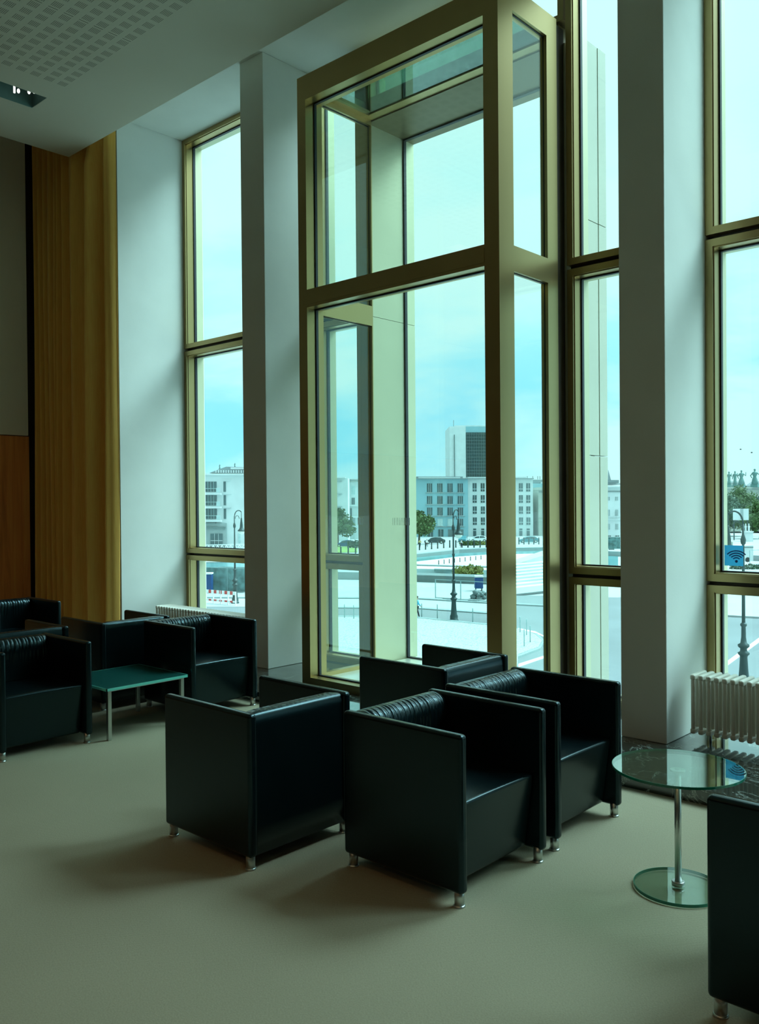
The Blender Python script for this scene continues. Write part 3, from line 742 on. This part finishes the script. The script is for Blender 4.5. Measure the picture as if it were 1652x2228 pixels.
# apartment blocks on the left
F_, r, W = building('apartment_building', 'white apartment block with balconies and a dark corner base in the left window', 186, 425, 545, 1034, 'white_stone')
F_.block(W, 420, 546, 1031, 1034.2, -.6, 20); W.build('wall', parent=r)
for k, y in enumerate((1048, 1077.5, 1107)):
    fwindow(F_, r, 447, 472, y, y+22, 3, 'window_dark', 'blind_pale', low=y+15, sill=False); fwindow(F_, r, 487, 492, y, y+22, 0, 'window_dark', sill=False)
    b = MB().use('white_stone'); F_.block(b, 444, 483, y+24.5, y+28.5, -1.4, .1); F_.block(b, 486, 504, y-3.6, y-2.6, -.6, .1); b.use('blind_pale'); F_.block(b, 473, 481, y+14, y+24, -1.2, -1.1); b.build('balcony', parent=r)
b = MB().use('grey_stone'); F_.block(b, 447.5, 494, 1138, 1186, -.6, .1); b.use('dark_stone'); F_.block(b, 451, 492, 1146, 1150, -1, -.5); F_.block(b, 447, 470, 1136.5, 1139, -1, .1); b.build('corner_base', parent=r)
fwindow(F_, r, 459, 485, 1161, 1184, 2, 'window_dark', 'white_stone', low=1176, sill=False)
for o in r.children:
    if o.name.startswith('window') and o == r.children[-1]: o.location -= Vector((fw.x, fw.y, 0))*.7
fwindow(F_, r, 518, 523, 1160, 1182, 0, 'blind_pale', sill=False)
finish(r)
F_, r, W = building('glass_roof_building', 'low glazed gable roof with two figures rising behind the white apartment block', 260, 458, 545, 1030, 'cream_stone')
W.build('wall', parent=r)
m = MB().use('roof_grey')
A_, B_, C_, D_ = F_.pt(456, 1029), F_.pt(493, 1015.5), F_.pt(545, 1016.5), F_.pt(545, 1030)
nn = Vector((fw.x, fw.y, 0)).normalized()*6
m.hull([A_, B_, C_, D_], [A_+nn, B_+nn, C_+nn, D_+nn]); m.use('white_stone')
for q in range(12): F_.block(m, 470+q*5.5, 472+q*5.5, 1023, 1029, -.3, .02)
F_.block(m, 503, 545, 1017, 1021, -.3, .02)
m.build('roof', parent=r); finish(r)
def statue(px, py0, py1, d, label, group=None, wide=1.0, name='statue'):
    """standing figure with plinth, feet at row py1, head top at py0"""
    b = Facade(d).pt(px, py1); hgt = (py1-py0)/F*d; r = empty(name, b, 0, label, 'statue', group); s = hgt/2.4
    mb = MB().use('statue_green'); mb.box(-.35*s*wide, .35*s*wide, -.3*s, .3*s, 0, .4*s)
    mb.build('plinth', parent=r)
    mb = MB().use('statue_green'); mb.lathe([(.34*s*wide, .4*s), (.26*s*wide, 1.0*s), (.2*s, 1.35*s), (.27*s*wide, 1.8*s), (.24*s, 1.98*s), (.08*s, 2.05*s), (.08*s, 2.1*s), (.14*s, 2.2*s), (.13*s, 2.34*s), (.05*s, 2.4*s)], seg=10)
    mb.tube([(.24*s, 0, 1.9*s), (.45*s*wide, 0, 1.6*s), (.5*s*wide, -.1*s, 2.1*s)], [.08*s, .07*s, .05*s], 6); mb.tube([(-.24*s, 0, 1.9*s), (-.42*s*wide, 0, 1.5*s), (-.3*s, -.2*s, 1.2*s)], [.08*s, .07*s, .05*s], 6)
    mb.build('figure', parent=r)
statue(479, 1010, 1021, 262, 'small green figure on the left slope of the glazed roof')
statue(512, 1007, 1018, 262, 'small green figure on the ridge of the glazed roof')
F_, r, W = building('apartment_building', 'white building corner with tall narrow windows above the tree left of the bay', 212, 700, 757.5, 1040, 'white_stone')
F_.block(W, 698, 752, 1038.6, 1040.2, -.6, 20); W.build('wall', parent=r)
for y in (1050, 1077.5, 1105): fwindow(F_, r, 728.5, 733, y, y+21, 0, 'window_dark', sill=False); b = MB().use('grey_stone'); F_.block(b, 728, 745, y-3.4, y-2.4, -.5, .1); b.build('ledge', parent=r)
finish(r)
F_, r, W = building('apartment_building', 'white apartment block with loggias just left of the bay lining', 224, 757.6, 800, 1043, 'white_stone')
F_.block(W, 757, 801, 1041.5, 1043.3, -.6, 20); W.use('cream_stone'); F_.block(W, 758, 800, 1047, 1048.5, -.4, .1); W.build('wall', parent=r)
for a, b, y0, y1, gm in ((765, 773, 1057, 1076, 'blind_pale'), (765.5, 772, 1083, 1098, 'window_dark'), (759, 765.5, 1106, 1123, 'window_dark'), (759.5, 773, 1126, 1143, 'grey_stone'), (760.5, 763.5, 1154, 1176, 'blind_pale'), (768, 771, 1154, 1176, 'blind_pale')): fwindow(F_, r, a, b, y0, y1, 1, gm, sill=False)
for y in (1098.5, 1123.5, 1143.5): b = MB().use('white_stone'); F_.block(b, 758, 800, y, y+3, -.8, .1); b.build('balcony', parent=r)
finish(r)
# tower far behind
F_ = Facade(620); r = empty('office_tower', F_.pt(1018, 1000), label='tall slab tower with white side and dark glass front behind the office blocks', cat='tower'); r.location.z = G
W = MB().use('white_stone'); F_.block(W, 979.5, 1014.8, 928, 1100, 0, 40); W.use('dark_stone'); F_.block(W, 989.3, 990.9, 946, 1100, -.6, .1); W.use('pale_blue_wall'); F_.block(W, 1015, 1075, 928, 941, .5, 38); W.use('white_stone'); F_.block(W, 992, 1075, 925.5, 928.2, 1, 30); W.build('wall', parent=r)
g = MB().use('tower_dark'); F_.block(g, 1015, 1075, 941, 1100, .2, 38); g.use('dark_stone')
for q in range(14): F_.block(g, 1015, 1075, 944+q*7.2, 944.8+q*7.2, -.3, .3)
for q in range(11): F_.block(g, 1017+q*5.2, 1017.5+q*5.2, 941, 1100, -.3, .3)
g.build('curtain_wall', parent=r); a_ = MB().use('roof_grey'); F_.block(a_, 990.2, 991.2, 912, 926, 8, 9); a_.build('antenna', parent=r); finish(r)
# palace in the right window
F_, r, W = building('palace', 'long classical palace with balustrade and gable behind the trees in the right window', 262, 1565, 1800, 1063, 'cream_stone')
F_.block(W, 1563, 1800, 1059.5, 1063.5, -.9, 20); W.use('grey_stone'); F_.block(W, 1563, 1800, 1063.5, 1065, -.4, .1); W.build('wall', parent=r)
m = MB().use('white_stone'); F_.block(m, 1576, 1630, 1046, 1057, 3, 12); m.use('barrier_red').use('roof_grey'); F_.block(m, 1576, 1630, 1050, 1051.5, 2.7, 3.1); F_.block(m, 1576, 1582, 1044, 1060, 2, 3)
p0, p1, p2 = F_.pt(1634, 1061, -1.5), F_.pt(1656, 1047, -1.5), F_.pt(1678, 1061, -1.5); nn = Vector((fw.x, fw.y, 0)).normalized()*8
m.hull([p0, p1, p2], [p0+nn, p1+nn, p2+nn]); m.build('roof', parent=r)
b = MB().use('grey_stone')
F_.block(b, 1570, 1640, 1057, 1058, -.6, -.3)
for q in range(35): F_.block(b, 1570+q*2, 1570.9+q*2, 1058, 1060, -.6, -.3)
b.build('balustrade', parent=r)
for q in range(5): fwindow(F_, r, 1578+q*17, 1584+q*17, 1082, 1100, 1, 'window_dark', 'cream_stone', sill=False)
finish(r)
for px, a, w_, lab in ((1587, 1025, 0.8, 'leftmost dark green roof statue on the palace in the right window'), (1600, 1024, .8, 'slim green roof statue, second from the left on the palace'), (1614, 1022, 1.3, 'broad green trophy statue in the middle of the palace roof'), (1643, 1019, 1.3, 'tall green statue group beside the palace gable with a raised arm')):
    statue(px, a+1, 1060, 258, lab, 'statues on the palace roof', w_)
for p_, lab in (((1612, 978), 'left one of two tiny birds in the sky of the right window'), ((1636, 985), 'right one of two tiny birds in the sky of the right window')):
    c_ = far(p_[0], p_[1], 90); r = empty('bird', c_, -YAW, lab, 'bird')
    mb = MB().use('cast_iron'); mb.ico((0, 0, 0), .05, (2.4, 1, 1), 1); mb.build('body', parent=r)
    for s in (-1, 1): MB().use('cast_iron').hull([(-.04, 0, .02), (.06, 0, .02), (.0, s*.16, .07), (-.08, s*.15, .07)], [(-.04, 0, .03), (.06, 0, .03), (.0, s*.16, .08), (-.08, s*.15, .08)]).build('wing', parent=r)
# ------------------------------------------------------------------ street lamps
def lamp(px, py, ht, ang, label):
    r = empty('street_lamp', at(px, py), ang, label, 'street lamp', 'cast-iron candelabra lamps outside'); k = ht/8.6
    L = lambda pr: [(a*k, b*k) for a, b in pr]
    MB().use('cast_iron').lathe(L([(.36, 0), (.36, .12), (.30, .16), (.30, .42), (.24, .55), (.20, 1.0), (.17, 1.55), (.19, 1.62), (.26, 1.68), (.27, 1.76), (.17, 1.82), (.15, 1.95), (.26, 2.05), (.27, 2.14), (.15, 2.22), (.11, 2.5), (.10, 3.0), (.15, 3.05), (.15, 3.13), (.09, 3.2)]), seg=18).build('lamp_base', parent=r)
    p = MB().use('cast_iron').lathe(L([(.085, 3.18), (.075, 5.0), (.11, 5.05), (.11, 5.12), (.07, 5.2), (.055, 6.9), (.11, 6.98), (.13, 7.15), (.09, 7.3), (.05, 7.4), (.045, 7.9)]), seg=12).build('pole', parent=r)
    pts = [(0, 0, 7.85*k)]+[((.42-.42*math.cos(math.radians(a)))*k, 0, (7.9+.62*math.sin(math.radians(a)))*k) for a in range(0, 131, 10)]
    a = MB().use('cast_iron').tube(pts, .045*k, 8)
    a.tube([(.08*k+.22*k*(1-math.cos(math.radians(q)))*.9, 0, (7.75+.3*math.sin(math.radians(q)))*k) for q in range(0, 181, 15)], .025*k, 6)
    a.build('scroll_arm', parent=r)
    x = .70*k
    MB().use('cast_iron').lathe(L([(.03, 6.95+.9), (.07, 7.8), (.09, 7.5), (.13, 7.2), (.15, 6.95), (.22, 6.80), (.34, 6.70), (.36, 6.62)][::-1]), (x, 0, 0), 18).build('lantern_hood', parent=r)
    MB().use('cast_iron').tube([(x, 0, 7.84*k), (x, 0, 8.42*k)], .03*k, 6).build('hanger', parent=r)
    MB().use('lamp_bowl').lathe(L([(.05, 6.30), (.18, 6.36), (.27, 6.48), (.30, 6.62)]), (x, 0, 0), 18).build('lamp_bowl', parent=r)
base_ang = -YAW*0
RA = math.atan2(rt.y, rt.x)
lamp(988, 1352, 8.6, RA+math.radians(50), 'cast-iron street lamp with white bowl seen through the middle of the glazed bay')
lamp(512, 1313, 8.6, RA+math.radians(35), 'cast-iron street lamp seen through the left window')
lamp(1619, 1500, 8.6, RA+math.pi-math.radians(5), 'large cast-iron street lamp close behind the right window')
# ------------------------------------------------------------------ bollards and posts
first = None
def bollard(px, py, i, label):
    global first
    if first is None:
        first = MB().use('cast_iron').lathe([(.16, 0), (.14, .1), (.12, 1.25), (.15, 1.3), (.15, 1.42), (.05, 1.55)], seg=8).build('bollard'); o = first
    else: o = first.copy(); COL.objects.link(o)
    o.location = at(px, py); tag(o, label, 'bollard', 'bollards along the far bank'); return o
for i in range(12): bollard(913+i*13.2, 1197-min(i, 5)*1.1, i, 'dark iron bollard in the row in front of the office blocks')
for i in range(7): bollard(1129.5+i*10.8, 1184.5, i, 'dark iron bollard in the row before the cream house')
for i in range(4): bollard(726+i*16, 1208, i, 'dark iron bollard below the lawn with the blue car')
for i in range(9):
    q = first.copy(); COL.objects.link(q); q.scale = (.5, .5, .45); q.location = at(955+i*11.5, 1229-i*1.4); tag(q, 'tiny dark post on the pale river terrace behind the street lamp', 'bollard', 'tiny posts on the river terrace')
fp = None
for i, (px, py) in enumerate([(750, 1348), (730, 1346), (770, 1350), (918, 1346), (952, 1348), (1029, 1358)]):
    if fp is None: fp = MB().use('fence_mesh').lathe([(.035, 0), (.035, 1.15), (.02, 1.2)], seg=8).build('metal_post'); o = fp
    else: o = fp.copy(); COL.objects.link(o)
    o.location = at(px, py); tag(o, 'thin steel post along the edge of the cobbled square', 'post', 'steel posts by the kerb')
for i, (px, py) in enumerate([(1132, 1380), (1146, 1386), (1154, 1402), (1141, 1411)]):
    o = fp.copy(); COL.objects.link(o); o.location = at(px, py); tag(o, 'thin steel post on the rounded corner of the cobbled square', 'post', 'steel posts on the corner')
# site fence panels
def site_fence(a, b, hgt, label, m='fence_mesh', mesh=True):
    p, q = at(*a), at(*b); d = (q-p); L_ = d.length; r = empty('site_fence', p, math.atan2(d.y, d.x), label, 'fence')
    f = MB().use('fence_mesh')
    f.box(0, L_, -.03, .03, hgt-.06, hgt); f.box(0, L_, -.03, .03, .15, .21); f.build('rail', parent=r)
    n = max(1, round(L_/3.2))
    for i in range(n+1): MB().use('fence_mesh').box(i*L_/n-.035, i*L_/n+.035, -.035, .035, 0, hgt).build('fence_post', parent=r)
    for i in range(n): MB().use('dark_stone').box((i+.5)*L_/n-.5, (i+.5)*L_/n+.5, -.22, .22, 0, .18, bev=.04).build('concrete_foot', parent=r)
    if mesh: MB().use(m).box(0, L_, -.01, .01, .2, hgt-.06).build('netting', parent=r)
    return r
site_fence((948, 1304), (1060, 1312), 1.9, 'open steel site fence beyond the road beside the blue cabin', mesh=False)
site_fence((447, 1288), (545, 1292), 2.6, 'netted site fence low in the left window', 'site_netting')
site_fence((1188, 1318), (1199, 1320), 2.0, 'short steel fence seen at the edge of the bay side pane', mesh=False)
site_fence((478, 1276), (545, 1278), 2.2, 'second netted site fence behind the first in the left window', 'site_netting')
# lattice bridge railing in left window
p, q = at(440, 1215), at(545, 1212); d = q-p; r = empty('lattice_bridge', p, math.atan2(d.y, d.x), 'white lattice girder footbridge crossing the left window', 'bridge')
f = MB().use('barrier_white'); L_ = d.length; zb, zt = 1.42, 2.18
f.box(0, L_, -.08, .08, zt, zt+.13); f.box(0, L_, -.08, .08, zb-.13, zb)
n = 11
for i in range(n):
    x0, x1 = i*L_/n, (i+.5)*L_/n; x2 = (i+1)*L_/n
    f.tube([(x0, 0, zb), (x1, 0, zt)], .07, 5); f.tube([(x1, 0, zt), (x2, 0, zb)], .07, 5)
f.build('girder', parent=r); MB().use('white_stone').box(0, L_, -.1, 2.4, zb-.35, zb-.13).build('deck', parent=r)
for i in range(3): MB().use('grey_stone').box(i*L_/2-.25, i*L_/2+.25, .2, 2.2, 0, zb-.35).build('pier', parent=r)
# red and white barrier
p, q = at(449, 1312), at(513, 1318); d = q-p; r = empty('road_barrier', p, math.atan2(d.y, d.x), 'red and white striped road barrier low in the left window', 'barrier'); L_ = d.length
for z in (.25, .95):
    f = MB(); n = 11
    for i in range(n): f.use('barrier_red' if i % 2 else 'barrier_white').box(i*L_/n, (i+1)*L_/n, -.03, .03, z, z+(.30 if z > .5 else .16))
    f.build('striped_board', parent=r)
for i in range(5): MB().use('barrier_white').box(i*L_/4-.04, i*L_/4+.04, -.05, .05, 0, 1.25).build('barrier_foot', parent=r)
# blue cabins
def cabin(px, py, w_, h_, label, z=0):
    r = empty('portable_cabin', at(px, py)+Vector((0, 0, z)), RA, label, 'cabin')
    if z:
        for q in (-1, 1): MB().use('dark_stone').box(q*w_*.38-.04, q*w_*.38+.04, -.3, .3, -z, 0).build('cabin_leg', parent=r)
    MB().use('cabin_blue').box(-w_/2, w_/2, -w_/2, w_/2, 0, h_, bev=.05).build('cabin_body', parent=r)
    MB().use('white_stone').box(-w_/2-.03, w_/2+.03, -w_/2-.03, w_/2+.03, h_, h_+.16, bev=.04).build('cabin_roof', parent=r)
    MB().use('cabin_blue').box(-w_*.32, w_*.32, -w_/2-.03, -w_/2, .1, h_*.92, bev=.01).build('cabin_door', parent=r)
cabin(1042, 1288, .82, 1.12, 'dark blue portable cabin behind the site fence, right in the bay', .38)
cabin(453, 1292, .9, 2.0, 'small dark blue cabin behind the striped barrier in the left window')
r = empty('rubble_heap', at(1046, 1306), label='low heap of stones and sacks in front of the blue cabin', cat='rubble'); r['kind'] = 'stuff'
f = MB().use('dark_stone'); rr = random.Random(5)
for i in range(16): f.ico((rr.uniform(-.7, .7), rr.uniform(-.4, .4), rr.uniform(.1, .7)), rr.uniform(.15, .35), sub=1)
f.build('stones', parent=r)
# ------------------------------------------------------------------ cars
def car(px, py, m, ang, label, L_=4.3):
    r = empty('car', at(px, py), ang, label, 'car', 'cars parked across the river')
    pr = [(-.5, .28), (-.5, .62), (-.46, .78), (-.30, .86), (-.16, 1.30), (.02, 1.44), (.28, 1.42), (.44, 1.0), (.5, .9), (.5, .3), (.40, .22), (-.40, .22)]
    mb = MB().use(m); mb.hull([(a*L_, -.86, z) for a, z in pr], [(a*L_, .86, z) for a, z in pr])
    es = [e for e in mb.bm.edges]; bmesh.ops.bevel(mb.bm, geom=es, offset=.05, segments=2, affect='EDGES'); mb.build('car_body', parent=r, smooth=True, wn=True)
    for s in (-1, 1):
        y0 = s*.865
        for q in ([(-.26, .90), (-.14, 1.28), (.03, 1.38), (.03, .92)], [(.06, .92), (.06, 1.38), (.26, 1.36), (.38, 1.0)]):
            MB().use('window_dark').hull([(a*L_, y0-.01, z) for a, z in q], [(a*L_, y0+.01, z) for a, z in q]).build('car_window', parent=r)
        for xx in (-.31, .31):
            w_ = MB().use('tyre').lathe([(.32, -.1), (.34, -.06), (.34, .06), (.32, .1)], seg=16).build('wheel', parent=r); w_.rotation_euler = (math.pi/2, 0, 0); w_.location = (xx*L_, s*.78, .34)
            h_ = MB().use('chrome').lathe([(.19, -.11), (.19, .11)], seg=12).build('hubcap', parent=w_)
car(752, 1190, 'car_blue', RA, 'dark blue parked car beside the tree left of the bay lining')
car(946, 1183, 'car_dark', RA, 'dark estate car parked before the left end of the teal block', 4.7)
car(1008, 1179, 'car_teal', RA+1.35, 'teal car half hidden behind the hedge right of the street lamp')
car(1041, 1179, 'car_white', RA, 'white car parked before the white office block')
car(1151, 1181, 'car_teal', RA, 'teal car parked before the white block, right of the bay corner post', 4.6)
# ------------------------------------------------------------------ people
def person(px, py, ht, ang, top, low, label, stride=.25):
    r = empty('person', at(px, py), ang, label, 'person'); k = ht/1.75
    J = {'pel': (0,0,.95), 'bel': (.01,0,1.12), 'ch': (.03,0,1.34), 'nk': (.04,0,1.50), 'hd': (.06,0,1.62), 'tp': (.06,0,1.74),
         'ls': (.03,.18,1.42), 'le': (-.10,.23,1.16), 'lw': (-.02,.22,.92), 'lh': (.03,.22,.84), 'rs': (.03,-.18,1.42), 're': (.10,-.23,1.17), 'rw': (.26,-.2,1.0), 'rh': (.33,-.19,.95),
         'lhip': (0,.09,.90), 'lk': (stride*.6,.10,.50), 'la': (stride,.10,.09), 'lt': (stride+.16,.10,.04), 'rhip': (0,-.09,.90), 'rk': (-stride*.2,-.10,.50), 'ra': (-stride*1.1,-.10,.14), 'rtt': (-stride*1.1+.13,-.10,.04)}
    def skin(name, m, edges, rad, root):
        names = []; 
        for e in edges:
            for n in e:
                if n not in names: names.append(n)
        me = bpy.data.meshes.new(name); me.from_pydata([Vector(J[n])*k for n in names], [(names.index(a), names.index(b)) for a, b in edges], [])
        o = bpy.data.objects.new(name, me); COL.objects.link(o); o.parent = r; me.materials.append(M[m])
        sk = o.modifiers.new('skin', 'SKIN'); sk.use_smooth_shade = True; o.modifiers.new('sub', 'SUBSURF').levels = 1
        if not me.skin_vertices: me.attributes
        lay = me.skin_vertices[0].data if len(me.skin_vertices) else None
        if lay is None: 
            bpy.context.view_layer.update()
            return o
        for i, n in enumerate(names): lay[i].radius = (rad[n]*k, rad[n]*k); lay[i].use_root = (n == root)
        return o
    body = [('pel','bel'),('bel','ch'),('ch','nk'),('nk','hd'),('hd','tp'),('ch','ls'),('ls','le'),('le','lw'),('lw','lh'),('ch','rs'),('rs','re'),('re','rw'),('rw','rh'),('pel','lhip'),('lhip','lk'),('lk','la'),('la','lt'),('pel','rhip'),('rhip','rk'),('rk','ra'),('ra','rtt')]
    R = dict(pel=.12, bel=.11, ch=.13, nk=.055, hd=.095, tp=.06, ls=.06, le=.04, lw=.03, lh=.035, rs=.06, re=.04, rw=.03, rh=.035, lhip=.08, lk=.05, la=.04, lt=.035, rhip=.08, rk=.05, ra=.04, rtt=.035)
    def mk(name, m, edges, grow, root):
        names = []
        for e in edges:
            for n in e:
                if n not in names: names.append(n)
        me = bpy.data.meshes.new(name); bm = bmesh.new(); lay = bm.verts.layers.skin.verify()
        vs = {}
        for n in names:
            v = bm.verts.new(Vector(J[n])*k); v[lay].radius = ((R[n]+grow)*k,)*2; v[lay].use_root = (n == root); vs[n] = v
        for a, b in edges: bm.edges.new((vs[a], vs[b]))
        bm.to_mesh(me); bm.free(); me.materials.append(M[m])
        o = bpy.data.objects.new(name, me); COL.objects.link(o); o.parent = r
        sk = o.modifiers.new('skin', 'SKIN'); sk.use_smooth_shade = True; sb = o.modifiers.new('sub', 'SUBSURF'); sb.levels = sb.render_levels = 1
        return o
    mk('body', 'skin', body, 0, 'pel')
    mk('jacket', top, [('pel','bel'),('bel','ch'),('ch','ls'),('ls','le'),('le','lw'),('ch','rs'),('rs','re'),('re','rw')], .022, 'pel')
    mk('trousers', low, [('pel','lhip'),('lhip','lk'),('lk','la'),('pel','rhip'),('rhip','rk'),('rk','ra')], .018, 'pel')
    MB().use('hair_brown').ico((.045*k, 0, 1.70*k), .10*k, (1.05, .95, .9)).build('hair', parent=r)
person(907, 1346, 1.75, RA+.3, 'jacket_blue', 'trousers_dark', 'person in a light blue jacket and dark trousers walking across the square')
person(914, 1192, 1.75, RA+1.2, 'coat_yellow', 'trousers_dark', 'tiny distant person in a yellow coat below the tree on the far bank', .15)
person(929, 1191, 1.7, RA-1.2, 'coat_white', 'trousers_dark', 'tiny distant person in a white top walking on the far bank', .15)
person(1004, 1192, 1.7, RA, 'coat_white', 'trousers_dark', 'tiny distant person in a white top right of the street lamp', .2)
# ------------------------------------------------------------------ right window: monument, hoarding, trailer
r = empty('monument', at(1627, 1178), RA, 'white statue group on a tall pale pedestal in the right window', 'monument'); d = (at(1627, 1178)-CAM).dot(fw); u = d/F
MB().use('white_stone').box(-9*u, 8*u, -1, 1, 0, 20*u).build('pedestal', parent=r); MB().use('white_stone').box(-10*u, 9*u, -1.2, 1.2, 20*u, 22*u).build('cap_stone', parent=r)
f = MB().use('white_stone')
for xx in (-4, 3): f.lathe([(2.2*u, 22*u), (1.6*u, 28*u), (2.4*u, 33*u), (.8*u, 35*u), (1.4*u, 37*u), (.5*u, 39*u)], (xx*u, 0, 0), 10)
f.build('figure_group', parent=r)
r = empty('information_board', at(1620, 1176)+Vector((0, 0, 0)), RA, 'pale blue and white board standing behind the monument in the right window', 'board'); d = (at(1620, 1176)-CAM).dot(fw); u = d/F
MB().use('white_stone').box(-18*u, 16*u, 1.5, 1.7, 44*u, 69*u).build('board', parent=r)
MB().use('grey_stone').box(-2*u, 4*u, 1.42, 1.5, 46*u, 69*u).build('board_stripe', parent=r)
for xx in (-16, 14): MB().use('cast_iron').box(xx*u-.1, xx*u+.1, 1.5, 1.7, 0, 44*u).build('board_post', parent=r)
r = empty('site_trailer', at(1606, 1222), RA, 'long white site trailer with dark stripe behind the sticker in the right window', 'trailer'); d = (at(1606, 1222)-CAM).dot(fw); u = d/F
MB().use('white_stone').box(-34*u, 26*u, -1.2, 1.2, 3*u, 36*u).build('trailer_body', parent=r); MB().use('dark_stone').box(-12*u, 26*u, -1.25, -1.2, 31*u, 33*u).build('dark_stripe', parent=r)
MB().use('cream_stone').box(-34*u, -18*u, -1.3, 1.0, 36*u, 44*u).build('roof_box', parent=r)
for xx in (-20, 14):
    w_ = MB().use('tyre').lathe([(.36, -.12), (.36, .12)], seg=14).build('wheel', parent=r); w_.rotation_euler = (math.pi/2, 0, 0); w_.location = (xx*u, -1.1, .36)
site_fence((1632, 1232), (1700, 1226), 2.2, 'pale steel site fence at the right edge of the right window', mesh=False)
shrub(1640, 1240, 6, .8, 'leaf_teal', 'low dark planting along the site trailer in the right window', 9)
site_fence((1312, 1196), (1350, 1196), 2.4, 'dark railing along the quay in the narrow right window', 'site_netting')
#EXTERIOR_END
# ------------------------------------------------------------------ sky
w = bpy.data.worlds.new('sky'); S.world = w; w.use_nodes = True; nt = w.node_tree; nt.nodes.clear()
out = nt.nodes.new('ShaderNodeOutputWorld'); bg = nt.nodes.new('ShaderNodeBackground'); nt.links.new(bg.outputs[0], out.inputs[0])
tc = nt.nodes.new('ShaderNodeTexCoord'); sp = nt.nodes.new('ShaderNodeSeparateXYZ'); nt.links.new(tc.outputs['Generated'], sp.inputs[0])
mp = nt.nodes.new('ShaderNodeMapping'); mp.inputs['Scale'].default_value = (1, 1, 3.2); nt.links.new(tc.outputs['Generated'], mp.inputs[0])
base = ramp(nt, sp.outputs[2], [(0, (.30, .83, 1.0)), (.10, (.27, .80, 1.0)), (.24, (.46, .95, 1.0)), (.42, (.62, 1.0, .98))])
cl = noise(nt, mp.outputs[0], 2.6, 6, .55, .3)
cf = ramp(nt, cl, [(.40, (0, 0, 0)), (.56, (1, 1, 1))])
mx = nt.nodes.new('ShaderNodeMix'); mx.data_type = 'RGBA'; nt.links.new(math_(nt, 'MULTIPLY', cf, .8), mx.inputs[0])
nt.links.new(base, mx.inputs[6]); mx.inputs[7].default_value = (.65, 1.0, .98, 1)
dp = nt.nodes.new('ShaderNodeVectorMath'); dp.operation = 'DOT_PRODUCT'; nt.links.new(tc.outputs['Generated'], dp.inputs[0])
gv = Vector((.42, .60, .68)).normalized(); dp.inputs[1].default_value = gv
def smooth(v, lo, hi):
    n = nt.nodes.new('ShaderNodeMapRange'); n.interpolation_type = 'SMOOTHSTEP'; n.inputs[1].default_value = lo; n.inputs[2].default_value = hi
    nt.links.new(v, n.inputs[0]); return n.outputs[0]
msk = smooth(sp.outputs[2], .50, .68)
# bright thin cloud around the hidden sun, high up and to the right of the view
glow = math_(nt, 'MULTIPLY', math_(nt, 'POWER', math_(nt, 'MAXIMUM', dp.outputs['Value'], 0), 9), msk)
add = nt.nodes.new('ShaderNodeMix'); add.data_type = 'RGBA'; nt.links.new(msk, add.inputs[0]); nt.links.new(mx.outputs[2], add.inputs[6]); add.inputs[7].default_value = (.58, .92, 1.0, 1)
nt.links.new(add.outputs[2], bg.inputs[0])
nt.links.new(math_(nt, 'ADD', 1.24, math_(nt, 'MULTIPLY', glow, 29)), bg.inputs[1])
# ------------------------------------------------------------------ camera and view
cd = bpy.data.cameras.new('camera'); co = bpy.data.objects.new('camera', cd); COL.objects.link(co)
mtx = Matrix((rt, up, -fw)).transposed().to_4x4(); mtx.translation = CAM; co.matrix_world = mtx
cd.sensor_fit = 'VERTICAL'; cd.sensor_height = 36; cd.lens = F*36/2228; cd.clip_end = 3000; cd.clip_start = .05
S.camera = co
S.view_settings.view_transform = 'Standard'; S.view_settings.look = 'None'; S.view_settings.gamma = 1; S.view_settings.exposure = 0
S.cycles.max_bounces = 10; S.cycles.diffuse_bounces = 6; S.cycles.glossy_bounces = 6; S.cycles.transparent_max_bounces = 24; S.cycles.sample_clamp_indirect = 6
